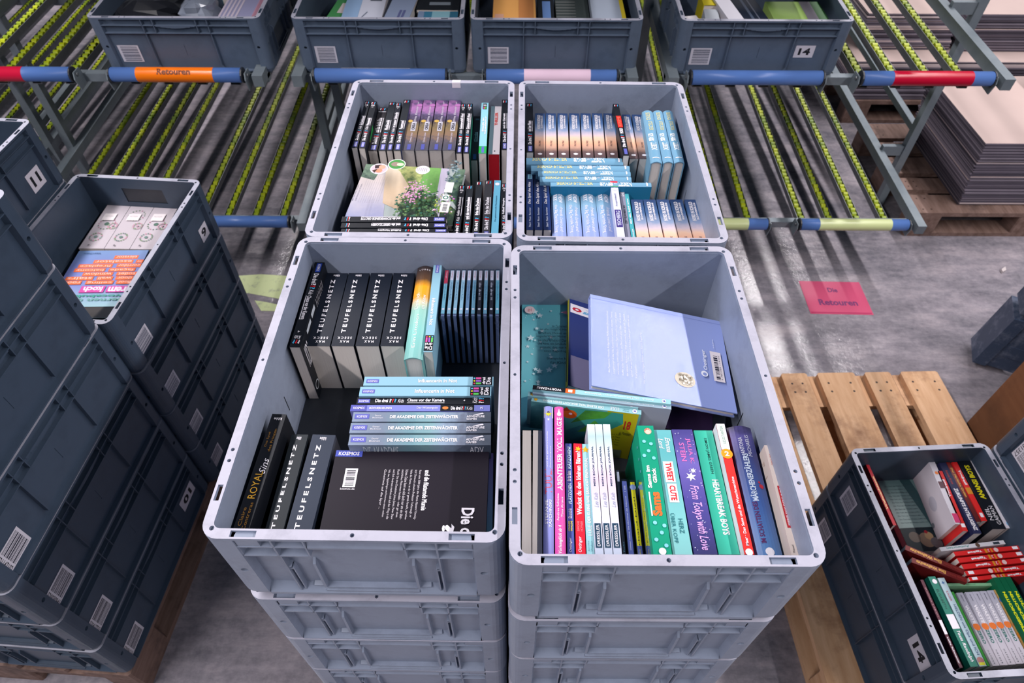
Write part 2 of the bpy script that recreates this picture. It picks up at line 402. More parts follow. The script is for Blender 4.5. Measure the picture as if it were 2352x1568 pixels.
S_FL = stack(-.2045, .6668, R(-.57), 0.0, 6, ['open grey crate of dark paperbacks and CDs, front left of four'] + ['grey crate %s below the front-left open crate of dark paperbacks' % ('directly' if k == 0 else ORD(k)) for k in range(3)] + [low], False, None, grp=LG, hidden_from=4)
S_FR = stack(.1976, .6289, R(-.03), 0.0159, 6, ['open grey crate of colourful children\'s books, front right of four'] + ['grey crate %s below the front-right open crate of colourful books' % ('directly' if k == 0 else ORD(k)) for k in range(3)] + [low], False, None, grp=LG, hidden_from=4)
S_RL = stack(-.1984, 1.2751, R(-.27), -.006, 6, ['open grey crate with garden book and black spines, rear left of four', low], False, None, grp=LG, hidden_from=1)
S_RR = stack(.2106, 1.2527, R(-.64), .0044, 6, ['open grey crate of pale blue and sunset spines, rear right of four', low], False, None, grp=LG, hidden_from=1)
for k in range(1, 6): S_FL[k].location.z = -.2165 - (k - 1) * .1945
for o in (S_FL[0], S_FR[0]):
    mb = MB(); mb.box(-.183, .183, -.283, .283, ZIN - .0008, ZIN + .0006, M_FLAP); b_ = mb.build('floor_sheet', o); b_['label'] = 'black sheet over the crate floor'  # thin black sheet covering the inner floor of both front crates
mb = MB(); mb.box(.045, .066, .287, .2995, .0001, .0009, flat((226, 220, 228))); mb.box(.045, .066, .2842, .2850, -.012, .0009, flat((226, 220, 228))); o = mb.build('paper_tag', S_RL[0]); o['label'] = 'white paper tag on the far rim'
# near-left tall stack
_a = -.0672; _d = Vector((math.sin(-_a), math.cos(_a), 0)); _n = Vector((-math.cos(_a), math.sin(-_a) * 1, 0))
cxy = Vector((-1.057, .505, 0)) + _d * .3 + Vector((-math.cos(_a), -math.sin(_a), 0)) * .2
S_NL = stack(cxy.x, cxy.y, _a, .005, 6, ['topmost crate of the tall dark stack at the left picture edge'] + ['shadowed grey crate, %s from the top of the tall left stack' % ORD(k) for k in range(1, 6)])
for k, (t, sd) in enumerate((('521147102', 3), ('520030941', 4), ('520417733', 5), ('520096218', 6))):
    sticker(S_NL[k + 2], 'R', -.222, -.152, .085, .060, 'bar', t, sd)
sticker(S_NL[5], 'R', .205, -.115, .085, .05, 'num', '01')
cx9, cy9, a9 = -1.173, 1.413, -.076
S_9 = stack(cx9, cy9, a9, -.395, 4, ['open grey crate holding floral and word-print books behind left stack'] + ['grey crate with sticker, %s from top below the floral-book crate' % ORD(k) for k in range(1, 4)], True, CRATE_H)
mb = MB(); mb.box(-.072, .072, .3 - .0125, .3 - .0105, -.094, -.030, M_FLAP); o = mb.build('hand_grip', S_9[0]); o['label'] = 'black hand grip panel'
sticker(S_9[0], 'R', .222, -.14, .05, .05, 'num', '9')
for k in range(4): sticker(S_9[k], 'R', -.222, -.15, .075, .058, 'bar', '', 10 + k)
S_11 = stack(-1.580, 1.413, -.06, -.195, 5, ['grey crate numbered 11 at the left edge, beside floral-book crate'] + ['grey crate, %s from the top under the crate numbered 11' % ORD(k) for k in range(1, 5)])
sticker(S_11[0], 'R', .205, -.135, .062, .058, 'num', '11')
# right pallet
S_14 = stack(1.171, .713, .056, -.795, 2, ['open dark grey crate of red and green books on right pallet', 'dark grey crate under the crate of red and green books'])
for k in range(2): sticker(S_14[k], 'L', .205, -.13, .06, .075, 'bar', '', 20 + k)
sticker(S_14[0], 'L', -.215, -.100, .075, .055, 'num', '14')
S_T = stack(1.171 + .408, .713 + .016, .056, -.395, 4, ['dark grey crate, topmost of the stack at the right edge'] + ['dark grey crate, %s from the top in the right edge stack' % ORD(k) for k in range(1, 4)])
sticker(S_T[1], 'L', .215, -.12, .07, .09, 'bar', '52081357', 31)
# ------------------------------------------------------------------ books
BLK = (18, 22, 30); WHT = (232, 228, 236); KOS = (92, 96, 176); RED_ = (205, 30, 45); CY = (80, 170, 215)
KB = (34, 62, 150)
def book(name, kind, P, yaw, w_, L, D, cover, spine=(), right=(), left=(), label='', group=None, lean=0.0, cat='book', pages=None, cover_mat=None):
    """standing on its fore edge: spine up. P = near end, spine top centre; local +y runs along the spine, z up"""
    root = empty(name, P, (0, R(lean), yaw)); tag(root, label, cat, group)
    m = cover if not isinstance(cover, (str, tuple)) else flat(cover)
    mb = MB(); h = w_ / 2
    if kind == 'paper':
        t = .0006
        mb.box(-h, h, 0, L, -t, 0, m); mb.box(-h, -h + t, 0, L, -D, -t, m); mb.box(h - t, h, 0, L, -D, -t, m)
        FS = lambda a, b, e: (a - h, b, e)
        pb = MB(); pb.box(-h + t, h - t, .0006, L - .0006, -D + .0006, -t, pages or M_PAGES); 
    else:                                                    # rounded hard cover
        bul = min(.007, w_ * .22); n = 8; t = .0022; ov = .003
        zc = lambda x: -bul * (x / h) ** 2
        xs = [-h + w_ * i / n for i in range(n + 1)]
        vs = []
        for yy in (0, L):
            vs += [(x, yy, zc(x)) for x in xs] + [(x, yy, zc(x) - t) for x in xs]
        k = 2 * (n + 1); fs = []
        for i in range(n):
            fs += [(i, i + 1, k + i + 1, k + i), (n + 1 + i, k + n + 1 + i, k + n + 2 + i, n + 2 + i), (i, n + 1 + i, n + 2 + i, i + 1), (k + i, k + i + 1, k + n + 2 + i, k + n + 1 + i)]
        mb.add(vs, fs, m)
        mb.box(-h, -h + t, 0, L, -D, -bul, m); mb.box(h - t, h, 0, L, -D, -bul, m)
        FS = lambda a, b, e: (a - h, b, zc(min(max(a - h, -h), h)) + e)
        pb = MB(); pts = [(x * (h - t) / h, zc(x) - t - .0012) for x in xs]
        PM = pages or M_PAGES
        pts2 = [(pts[0][0], -D + ov)] + pts + [(pts[-1][0], -D + ov)]
        T = Matrix(((1, 0, 0, 0), (0, 0, 1, 0), (0, 1, 0, 0), (0, 0, 0, 1)))
        pb.prism(pts2, ov, L - ov, PM, T)
    sd = lambda items, r_: [(i[:7] + (r_,) + i[8:]) if i[0] == 't' and i[7] != 'RU' else i for i in items]
    right = sd(right, 'R'); left = sd(left, 'L')
    decorate(mb, FS, w_, L, spine)
    decorate(mb, lambda a, b, e: (h + e, b, a - D), D, L, right)          # right face: a up, b along
    decorate(mb, lambda a, b, e: (-h - e, b, a - D), D, L, left)
    mb.build('cover', root); pb.build('pages', root)
    return root
def sp(nl, nr, fl, z, kind='paper', name='paperback_book', D=None, L=None, far=False, gap=.0006, **k):
    """standing book placed from its spine: near-left, near-right, far-left photo points at height z"""
    A, B, E_ = at(*nl, z), at(*nr, z), at(*fl, z)
    d = (E_ - A).normalized(); wv = (B - A); nrm = Vector((d.y, -d.x, 0)); w_ = abs(wv.dot(nrm)) - gap
    l0 = (E_ - A).length
    if L is None: L = l0
    st = E_ - d * L if far else A
    P = st + nrm * (w_ / 2 + gap / 2)
    yaw = math.atan2(-d.x, d.y)
    return book(name, kind, (P.x, P.y, z), yaw, w_, L, D or (z - DZ), k.pop('cover'), **k)
DZ = ZIN
def flatb(name, tl, tr, bl, z, th, cover, top=(), label='', group=None, spine_side='left', hard=False, cat='book', h=None, pages=None, w=None, extra=None):
    """lying book: far-left, far-right, near-left photo points of its top face"""
    A, B, E_ = at(*tl, z), at(*tr, z), at(*bl, z)
    d = (B - A); W_ = w or d.length; yaw = math.atan2(d.y, d.x); Hh = h or (E_ - A).length
    root = empty(name, (A.x, A.y, z), (0, 0, yaw)); tag(root, label, cat, group)
    m = cover if not isinstance(cover, (str, tuple)) else flat(cover)
    t = .0022 if hard else .0006; o = .003 if hard else .0005; mb = MB()
    mb.box(0, W_, -Hh, 0, -t, 0, m); mb.box(0, W_, -Hh, 0, -th, -th + t, m)
    if spine_side == 'left': mb.box(0, t, -Hh, 0, -th + t, -t, m)
    if spine_side == 'right': mb.box(W_ - t, W_, -Hh, 0, -th + t, -t, m)
    if spine_side == 'far': mb.box(0, W_, -t, 0, -th + t, -t, m)
    decorate(mb, lambda a, b, e: (a, b - Hh, e), W_, Hh, top)
    if extra: extra(mb, W_, Hh, th)
    mb.build('cover', root)
    pb = MB(); pb.box(o if spine_side != 'left' else t, W_ - (o if spine_side != 'right' else t), -Hh + o, -(o if spine_side != 'far' else t), -th + t, -t, pages or M_PAGES); pb.build('pages', root)
    return root
def cd_case(P, yaw, w_, L, D, insert, spine=(), label='', group=None, wrap=False, wide=False):
    root = empty('cd_case', P, (0, 0, yaw)); tag(root, label, 'CD case', group); h = w_ / 2
    mb = MB()
    for x0, x1 in ((-h, -h + .0012), (h - .0012, h)): mb.box(x0, x1, 0, L, -D, 0, M_CASE)
    mb.box(-h + .0012, h - .0012, 0, L, -.001, 0, M_CASE); mb.box(-h + .0012, h - .0012, 0, .0012, -D, -.001, M_CASE); mb.box(-h + .0012, h - .0012, L - .0012, L, -D, -.001, M_CASE)
    mb.build('case_shell', root)
    m = insert if not isinstance(insert, (str, tuple)) else flat(insert)
    ib = MB(); ib.box(-h + .0018, h - .0018, .008, L - .003, -.0022, -.0014, m)
    decorate(ib, lambda a, b, e: (a - h + .0018, b + .008, -.0014 + e * .4), w_ - .0036, L - .011, spine)
    ib.build('paper_inlay', root)
    tb = MB(); tb.box(-h + .0022, h - .0022, .004, L - .004, -D + .003, -.0040, flat((128, 138, 170), .2)); tb.build('disc_tray', root)
    return root

# ---- spine layouts
TEUF = [('t', 'T E U F E L S N E T Z', .30, .50, .165, .90, WHT, 90, .03), ('t', 'M A X', .34, .74, .04, .07, WHT, 180, .02), ('t', 'S E E C K', .20, .84, .085, .115, WHT, 180, .02), ('t', 'lübbe', .36, .64, .945, .975, WHT, 180, .01)]
def qqq(a0, a1, b0, b1, rot, gap=.1):       # three question marks white red blue
    o = []
    cols = (WHT, RED_, CY)
    for i in range(3):
        if rot in (90,):
            s = (b1 - b0) / 3; o.append(('t', '?', a0, a1, b0 + s * i, b0 + s * (i + 1) * (1 - 0) - s * gap, cols[i], 90, .03))
        elif rot == -90:
            s = (b1 - b0) / 3; o.append(('t', '?', a0, a1, b1 - s * (i + 1) + s * gap, b1 - s * i, cols[i], -90, .03))
        elif rot == 0:
            s = (a1 - a0) / 3; o.append(('t', '?', a0 + s * i, a0 + s * (i + 1) - s * gap, b0, b1, cols[i], 0, .03))
        else:
            s = (a1 - a0) / 3; o.append(('t', '?', a1 - s * (i + 1) + s * gap, a1 - s * i, b0, b1, cols[i], 180, .03))
    return o
def drei(title, num='', kids=False, up=True):
    """black detective series spine, reading away from the viewer"""
    o = [('r', .26, .80, .02, .12, KOS), ('t', 'KOSMOS', .38, .68, .03, .11, WHT, 90, .01),
         ('t', 'Die drei', .24, .74, .15, .27, WHT, 90, .03)] + qqq(.24, .78, .28, .36, 90)
    if kids: o += [('t', 'Kids', .24, .70, .37, .44, WHT, 90, .01, .3)]
    b0 = .46 if kids else .40
    o += [('t', title, .20, .70, b0, min(b0 + .018 * len(title), .78), WHT, 90, .03), ('r', .82, .88, b0, min(b0 + .018 * len(title), .78), WHT)]
    o += qqq(.15, .85, .93, .975, 0)
    if kids: o += [('t', 'Kids', .22, .8, .885, .92, WHT, 0, .01, .3)]
    if num: o += [('t', num, .38, .62, .85, .87, WHT, 0)]
    return o
# ============ front-left crate
z = -.07
w4 = ((703, 758), (760, 813), (816, 871), (873, 928)); f4 = ((750, 628), (801, 625), (852, 627), (904, 628))
for i in range(4):
    sp((w4[i][0], 794), (w4[i][1], 794), (f4[i][0], 627), z, cover=(20, 27, 40), spine=TEUF, right=[('t', 'THRILLER', .2, .5, .2, .8, WHT, -90)],
       label='thick black paperback with spaced white capitals, %s from left in back row' % ORD(i), group='thick black paperbacks in the front-left crate')
sp((607, 1221), (650, 1221), (670, 997), z, L=.19, far=True, cover=(32, 38, 44), spine=TEUF, label='thick black paperback with spaced capitals, front row, beside gold-lettered book', group='thick black paperbacks in the front-left crate')
sp((651, 1221), (719, 1223), (714, 997), z, L=.19, far=True, gap=.006, cover=(44, 52, 68), spine=TEUF, label='thick black paperback with spaced capitals, beside the dark flat book pile', group='thick black paperbacks in the front-left crate')
sp((533, 1219), (571, 1220), (625, 950), -.045, L=.200, far=True, cover=(20, 23, 30), spine=[('t', 'Claire', .2, .42, .06, .20, (150, 110, 50), 90), ('t', 'Contreras', .52, .74, .03, .24, (150, 110, 50), 90), ('t', 'ROYAL', .24, .72, .27, .49, (224, 170, 60), 90), ('t', 'Sins', .40, .85, .47, .60, WHT, 90, 0, .4),
   ('t', 'Das Spiel', .20, .38, .70, .83, (150, 110, 50), 90), ('t', 'des Prinzen', .52, .70, .66, .86, (150, 110, 50), 90), ('t', 'lübbe', .25, .8, .94, .965, WHT, 180)],
   label='black paperback with gold title lettering, at the left wall, front row')
sp((663, 797), (690, 800), (722, 602), -.045, gap=.002, cover=BLK, spine=[('r', .3, .82, .87, .985, KB), ('t', 'KOSMOS', .42, .7, .885, .97, WHT, -90, .01), ('t', 'Die drei', .28, .78, .73, .85, WHT, -90, .02)] + qqq(.28, .8, .655, .725, -90) + [('t', 'Kids', .3, .75, .59, .645, WHT, -90, 0, .3), ('t', 'Chaos vor der Kamera', .28, .7, .30, .575, WHT, -90, .02), ('r', .14, .20, .30, .575, WHT), ('t', '4', .35, .6, .155, .175, WHT, 180), ('t', 'Kids', .2, .8, .085, .12, WHT, 180, 0, .3)] + qqq(.15, .85, .035, .075, 180),
   right=[('t', 'KIDS', .55, .9, .05, .14, WHT, -90), ('r', .90, .96, .2, .34, (190, 196, 204)), ('r', .90, .97, .38, .5, (190, 196, 204)), ('t', '/ / / / / / / /', .84, .96, .55, .8, WHT, -90), ('c', .2, .06, .010, (200, 204, 210)), ('c', .2, .06, .008, BLK)],
   label='thin black paperback with blue publisher tag against the left wall')
KIEW = grad([(0, (120, 176, 172)), (.28, (126, 190, 184)), (.50, (140, 188, 176)), (.58, (196, 190, 160)), (.64, (226, 150, 40)), (.76, (236, 160, 24)), (.84, (90, 62, 40)), (1, (44, 38, 42))], 1, nz=.06, nscale=60)
sp((926, 821), (970, 822), (958, 610), -.055, 'hard', 'hardcover_book', cover=KIEW, spine=[('t', 'Erin Litteken', .34, .52, .10, .44, (222, 234, 230), 90), ('t', 'Denk ich', .20, .40, .50, .68, (222, 234, 230), 90), ('t', 'an Kiew', .56, .76, .50, .66, (222, 234, 230), 90), ('t', 'L Ü B B E', .18, .82, .945, .965, WHT, 0)], label='green hardback with glowing orange sunset band on its rounded spine')
INF = (134, 178, 198)
def dreim(a0, a1, b0, b1, up):              # black panel of the girls' series
    o = [('r', a0, a1, b0, b1, BLK)]
    s = (b1 - b0)
    if up:
        o += [('t', 'Die', a0 + .08, a0 + .42, b0 + s * .62, b1 - s * .06, WHT, 0, .02), ('t', 'drei', a0 + .44, a1 - .02, b0 + s * .62, b1 - s * .08, WHT, 0)]
    return o
def influ(far):
    # title reads along +b; the small black panel sits at the end
    c3 = ((90, 190, 225), (220, 210, 40), (215, 60, 90))
    o = [('r', .30, .72, .02, .115, KOS), ('t', 'KOSMOS', .42, .62, .03, .105, WHT, 90, .01), ('t', 'Influencerin in Not', .28, .68, .42, .72, WHT, 90, .02), ('r', .02, .98, .84, .99, BLK)]
    for i, (c, c2) in enumerate(((c3[0], (215, 80, 150)), (c3[1], (150, 90, 190)), (c3[2], (90, 190, 90)))):
        o += [('c', .2 + i * .3, .853, .0015, c), ('r', .1 + i * .3, .3 + i * .3, .865, .905, c2)]
    o += [('t', 'drei', .1, .9, .915, .938, WHT, 180, .02), ('t', 'Die', .1, .9, .945, .98, WHT, 180, .02)]
    return o
def influ_down():
    c3 = ((90, 190, 225), (220, 210, 40), (215, 60, 90)); o = [('r', .30, .72, .885, .985, KOS), ('t', 'KOSMOS', .42, .62, .895, .975, WHT, -90, .01), ('t', 'Influencerin in Not', .28, .68, .28, .58, WHT, -90, .02), ('r', .02, .98, .01, .17, BLK)]
    for i, (c, c2) in enumerate(((c3[0], (90, 190, 90)), (c3[1], (150, 90, 190)), (c3[2], (215, 80, 150)))):
        o += [('c', .8 - i * .3, .155, .0015, c), ('r', .7 - i * .3, .9 - i * .3, .10, .145, c2)]
    return o + [('t', 'Die', .1, .9, .02, .055, WHT, 180, .02), ('t', 'drei', .1, .9, .06, .09, WHT, 180, .02)]
sp((972, 808), (994, 808), (996, 606), -.055, cover=INF, spine=influ_down(), label='light blue paperback between the sunset hardback and the CDs')
# CDs
cds = [(205, 40, 70), (150, 190, 205), (150, 190, 205), (160, 200, 214), (110, 140, 170), (120, 170, 190), (36, 34, 46), (120, 170, 190), (36, 34, 46), (110, 180, 196)]
for i in range(10):
    u0 = 1009 + 14.0 * i; A = at(u0, 726, -.055); B = at(u0 + 13.4, 726, -.055); E_ = at(1021 + 12.9 * i, 614, -.055); d = (E_ - A).normalized()
    cc = cds[i]; sl = [('t', 'Oetinger', .25, .75, .80, .97, (190, 40, 60) if i else WHT, -90)] 
    if i: sl = [('r', .05, .95, .76, .99, WHT)] + sl
    sl += [('t', 'die drei !!!' if i in (6, 8) else 'Ponyherz Audio', .2, .75, .30, .70, WHT if i in (6, 8) else (50, 90, 130), -90), ('c', .5, .10, .0025, (230, 230, 236))]
    body = cc if i else (130, 190, 204)
    if i == 0: sl = [('r', 0, 1, .68, 1, cc)] + sl
    cd_case(((A.x + B.x) / 2, A.y, -.055), math.atan2(-d.x, d.y), .0100, .125, .141, body, sl,
            'jewel-cased CD, %s from left in the row beside the light blue paperback' % ORD(i), 'CD cases standing in the front-left crate')
# middle row, spines across
AK = grad([(0, (120, 134, 158)), (.22, (110, 122, 142)), (.42, (104, 140, 152)), (.55, (120, 156, 164)), (.68, (130, 150, 172)), (.82, (96, 104, 122)), (1, (70, 78, 92))], 1, nz=.3, nscale=45)
AKS = [('r', .22, .72, .015, .12, KOS), ('t', 'KOSMOS', .36, .58, .03, .105, WHT, 90, .01), ('t', 'Daniel', .32, .46, .16, .205, WHT, 90), ('t', 'Bleckmann', .54, .68, .145, .22, WHT, 90),
       ('t', 'DIE AKADEMIE DER ZEITENWÄCHTER', .28, .68, .27, .765, WHT, 90, .035), ('t', 'ADVENTURE', .36, .58, .825, .955, WHT, 90, .03), ('t', 'GAMES', .64, .84, .825, .90, WHT, 90, .03), ('q', [(.30, .87), (.10, .94), (.22, .95), (.34, .90)], WHT)]
rows = [(865, 885, 834, 1133, INF, influ(0), 'light blue paperback, rearmost of the row lying spine across', -.055, None),
        (888, 909, 824, 1128, INF, influ(0), 'light blue paperback in front of its rearmost twin, spine across', -.055, None),
        (912, 928, 818, 1125, BLK, [('r', .25, .85, .01, .10, KOS), ('t', 'KOSMOS', .42, .7, .02, .09, WHT, 90, .01), ('t', 'Die drei', .25, .75, .14, .235, WHT, 90, .03)] + qqq(.25, .78, .245, .30, 90) + [('t', 'Kids', .28, .8, .31, .355, WHT, 90, 0, .3), ('t', 'Chaos vor der Kamera', .22, .66, .38, .66, WHT, 90, .03), ('r', .80, .88, .38, .66, WHT), ('t', '4', .4, .6, .80, .815, WHT, 90)] + [('t', 'Kids', .1, .9, .87, .905, WHT, 180, 0, .3)] + qqq(.1, .9, .915, .955, 180)[::-1], 'thin black paperback with underlined white title, spine across', -.06, None),
        (930, 944, 804, 1125, (118, 124, 194), [('r', 0, 1, 0, .115, (84, 86, 168)), ('t', 'KOSMOS', .3, .68, .02, .10, WHT, 90, .01), ('t', 'BÜCHERHELDEN', .3, .68, .135, .295, WHT, 90, .02), ('t', 'Der Wüstengeist', .3, .72, .475, .625, WHT, 90), ('r', 0, 1, .645, .885, BLK), ('c', .5, .68, .005, (200, 120, 60), .6), ('t', 'Die drei', .25, .8, .72, .79, WHT, 90, .03)] + qqq(.25, .8, .795, .83, 90) + [('t', 'Kids', .3, .8, .835, .875, WHT, 90), ('t', '2', .3, .75, .93, .95, WHT, 180)], 'lavender paperback with black panel at its right end, spine across', -.06, None)]
for i, (v0, v1, ul) in enumerate(((946, 968, 808), (971, 994, 802), (998, 1022, 799))):
    rows.append((v0, v1, ul, 1127, AK, AKS, 'misty grey-green paperback, %s of three, spine across' % ('rearmost', 'middle one', 'front one')[i], -.052, 'misty grey-green adventure paperbacks'))
for v0, v1, ul, ur, cv, spn, lb, zz, grp in rows:
    A = at(ul, v1, zz); B = at(ur, v1, zz); E_ = at(ul, v0, zz); wd = (E_ - A).y
    rt = [('t', 'DIE AKADEMIE', .75, .97, .1, .35, (190, 200, 210), 90), ('t', 'ADV', .85, .97, .85, .95, WHT, 90), ('r', 0, .8, .3, .6, (36, 80, 98))] if cv is AK else ()
    book('paperback_book', 'paper', (A.x, (A.y + E_.y) / 2, zz), R(-90) + math.atan2(B.y - A.y, B.x - A.x), wd, (B - A).length, zz - DZ, cv, spn, rt, (), lb, grp)
# flat pile
zt = -.070
def barc(a0, a1, b0, b1, d='b', s=3): return [('r', a0, a1, b0, b1, WHT), ('bar', a0 + .012, a1 - .012, b0 + .015, b1 - .015, (30, 32, 40), d, s)]
para = ['Kann eine 3000 Jahre alte Mumie flüstern? Unmög-', 'lich! Dennoch schwört Professor Yarborough, er', 'habe die Mumie, an der er gerade forscht, sprechen', 'hören. Dabei kann es sich doch nur um ein über-', 'natürliches Phänomen handeln - oder gar einen', 'Fluch? Die drei Detektive Justus Jonas, Peter Shaw', 'und Bob Andrews machen sich auf den Weg in die', 'Villa des Ägyptologen und kommen einem uralten', 'Geheimnis auf die Spur ...']
ct = [('r', .0, .175, .93, 1, (70, 82, 170)), ('t', 'KOSMOS', .02, .155, .945, .985, WHT, 0, .02)] + barc(.085, .165, .60, .80, 'b', 5) + [('t', 'kosmos.de', .075, .165, .572, .592, WHT, 0)]
ct += [('t', 'und die flüsternde Mumie', .595, .628, .37, .79, WHT, -90, .03)]
ct += [('t', t, .555 - i * .028, .573 - i * .028, .28 + (.10 if i == 8 else 0) + .02 * (i % 3 == 1), .79, (206, 200, 208), -90) for i, t in enumerate(para)]
ct += [('t', 'Die drei', .845, .925, .02, .40, WHT, -90, .03), ('t', '?', .735, .81, .14, .24, WHT, -90, .04)]
flatb('hardcover_book', (773, 1034), (1123, 1038), (733, 1224), zt, .020, (27, 22, 33), ct, 'large dark book lying face down with white blurb text, front right', None, 'left', True, h=.158)
flatb('hardcover_book', (778, 1042), (1133, 1040), (748, 1224), zt - .0215, .022, grad([(0, (80, 140, 150)), (1, (120, 100, 170))], 1), (), 'book with blue to violet cover edge directly under the large dark book', None, 'right', True, h=.158)
flatb('hardcover_book', (784, 1070), (1122, 1070), (765, 1230), zt - .045, .075, (36, 40, 48), (), 'thick dark book at the bottom of the flat pile, front right', None, 'left', True, h=.158)
# ============ front-right crate
DZ = .0159 + ZIN
def stars(n, seed, c=(205, 228, 232), a0=.05, a1=.95, b0=.1, b1=.97, r0=.0012, r1=.0048, np_=5):
    rr = random.Random(seed); return [('s', rr.uniform(a0, a1), rr.uniform(b0, b1), rr.choice([r0, r0, (r0 + r1) / 2, r1]), c, np_) for _ in range(n)]
TEAL = grad([(0, (60, 110, 130)), (.3, (100, 176, 186)), (.6, (116, 190, 198)), (1, (100, 184, 196))], 1, nz=.1)
flatb('picture_book', (1199, 697), (1345, 699), (1201, 905), -.125, .012, TEAL, stars(60, 4, a1=.5) + stars(8, 9, r1=.009, r0=.007, a1=.5) + [('c', .12, .93, .010, (228, 206, 208)), ('t', 'ab 4', .09, .15, .915, .945, (190, 60, 70), 0)] +
      [('t', s, a, .70, b - .022, b, (26, 56, 70), 0) for s, a, b in (('Im Zauberwald', .46, .80), ('ist alles möglich! Hier', .28, .77), ('Drachen, Hexen und', .25, .74), ('magische Wesen. Möchtest', .22, .71), ('sie alles erleben? Dann', .24, .68), ('und höre, wie Schokolade', .24, .65), ('entsteht, dass man mit', .27, .62), ('einen Regenbogen', .33, .59), ('Ein magisches Buch', .37, .53), ('für Kinder', .42, .50))] +
      [('q', [(0, .22), (.2, .25), (.4, .22), (.6, .18), (1, .1), (1, 0), (0, 0)], (52, 110, 130)), ('t', 'ellermann', .52, .98, .06, .13, (170, 200, 206), 0, 0, .3), ('q', [(.60, .91), (.74, .93), (.80, .95), (.80, .90), (.70, .89)], (206, 130, 160))], 'teal picture book with white stars lying at the rear left, front-right crate', None, 'left', True, h=.30)
_p1, _p2 = at(1302, 888, -.112), at(1306, 672, -.112)
book('picture_book', 'paper', (_p1.x, _p1.y, -.112), math.atan2(-(_p2 - _p1).x, (_p2 - _p1).y), .010, (_p2 - _p1).length, .19, (44, 58, 120), [('r', 0, 1, 0, 1, (176, 170, 60)), ('r', .2, .5, .05, .75, (40, 60, 50))], [('r', .0, .99, .76, .86, WHT), ('t', 'o', .86, .97, .785, .83, (190, 40, 60), 'RU', .04), ('t', 'g', .76, .85, .785, .85, (110, 170, 210), 'RU', .04), ('t', 'i', .71, .74, .775, .84, (40, 40, 60), 'RU', .04), ('r', 0, .98, .0, .3, (120, 116, 150)), ('c', .7, .10, .011, (190, 170, 190)), ('c', .4, .12, .014, (180, 160, 186))], (), 'navy picture book with yellow edge and white banner, propped beside the periwinkle book', None, -68)
# the leaning blue back cover (fitted rectangle 0.28 x 0.23)
root = empty('picture_book', (.256, .736, -.054), Euler((R(-.2), R(12.4), R(-3.7)), 'XYZ')); tag(root, 'large periwinkle blue picture book leaning face down with glittering white patch', 'book')
mb = MB(); W_, Hh = .25, .2065; PERI = (138, 154, 210)
BOARDS = ((-W_ / 2, W_ / 2, -Hh / 2, Hh / 2, -.0024, 0), (-W_ / 2, W_ / 2, -Hh / 2, Hh / 2, -.013, -.0106), (-W_ / 2, W_ / 2, Hh / 2 - .0024, Hh / 2, -.0106, -.0024))
def glitter_mat():          # glossy varnish with a fine embossed grain that sparkles where a lamp is mirrored
    m, nt, b = base('periwinkle_grained_varnish', .45, 0, .4); b.inputs['Base Color'].default_value = rgb(PERI)
    b.inputs['Coat Weight'].default_value = .40; b.inputs['Coat Roughness'].default_value = .02
    n1 = noise(nt, coord(nt, 'Object', (1, 1, 1)), 420, 2, .5)
    bp = nt.nodes.new('ShaderNodeBump'); bp.inputs['Strength'].default_value = .42; bp.inputs['Distance'].default_value = .0009
    nt.links.new(n1, bp.inputs['Height']); nt.links.new(bp.outputs[0], b.inputs['Coat Normal'])
    return m
mb.box(*BOARDS[0], glitter_mat()); mb.box(*BOARDS[1], flat(PERI)); mb.box(*BOARDS[2], flat(PERI))
blurb = ['Als Pippilotta Viktualia Rollgardina Pfefferminz Efraimstochter', 'Langstrumpf in die Villa Kunterbunt einzieht, staunen Tommy', 'und Annika nicht schlecht. Denn Pippi hat nicht nur einen ganzen', 'Koffer voller Goldstücke, ein Pferd und einen Affen - sie ist auch', 'das stärkste Mädchen der Welt und macht, was sie will. Ziemlich', 'schnell hat sie Tommys und Annikas Leben ganz schön auf den', 'Kopf gestellt ...']
it = [('r', 0, 1, .955, .958, (120, 136, 196))]
it += [('t', t, .115 + .031 * i, .131 + .031 * i, .16, .84 if i < 6 else .30, (226, 228, 242), 90) for i, t in enumerate(blurb)]
it += [('t', 'Mit vielen farbigen Bildern von Katrin Engelking', .355, .372, .12, .66, (214, 218, 236), 90)]
it += [('c', .655, .24, .016, (196, 188, 172), 1.15)] + [('s', .655 + random.uniform(-.045, .045), .24 + random.uniform(-.05, .05), .003, random.choice([(236, 230, 220), (150, 140, 124)]), 5) for _ in range(50)]
it += [('t', 'Oetinger', .80, .835, .38, .60, (236, 238, 246), 90, .01), ('c', .80, .335, .0062, (236, 238, 246)), ('c', .802, .332, .0035, PERI)] + [('r', .865, .945, .28, .60, (222, 214, 218)), ('bar', .885, .915, .30, .56, (40, 40, 56), 'b', 8), ('t', '9 783789 114151', .92, .932, .30, .56, (60, 60, 76), 90), ('t', 'ab 6 Jahren', .895, .908, .64, .74, (222, 226, 240), 90)]
decorate(mb, lambda a, b, e: (a - W_ / 2, b - Hh / 2, e * .8), W_, Hh, it, .0003)
mb.build('cover', root); pb = MB(); pb.box(-W_ / 2 + .003, W_ / 2 - .003, -Hh / 2 + .003, Hh / 2 - .0024, -.0106, -.0024, M_PAGES); pb.build('pages', root)
flatb('picture_book', (1400, 760), (1665, 800), (1425, 985), -.118, .012, (30, 34, 44), [('c', .75, .30, .02, (150, 50, 110)), ('c', .70, .32, .005, (90, 150, 190)), ('c', .80, .32, .005, (90, 150, 190)), ('q', [(.1, .3), (.9, .3), (.9, 0), (.1, 0)], (44, 30, 60))], 'dark picture book with purple creature under the leaning blue book', None, 'left', True, h=.20)
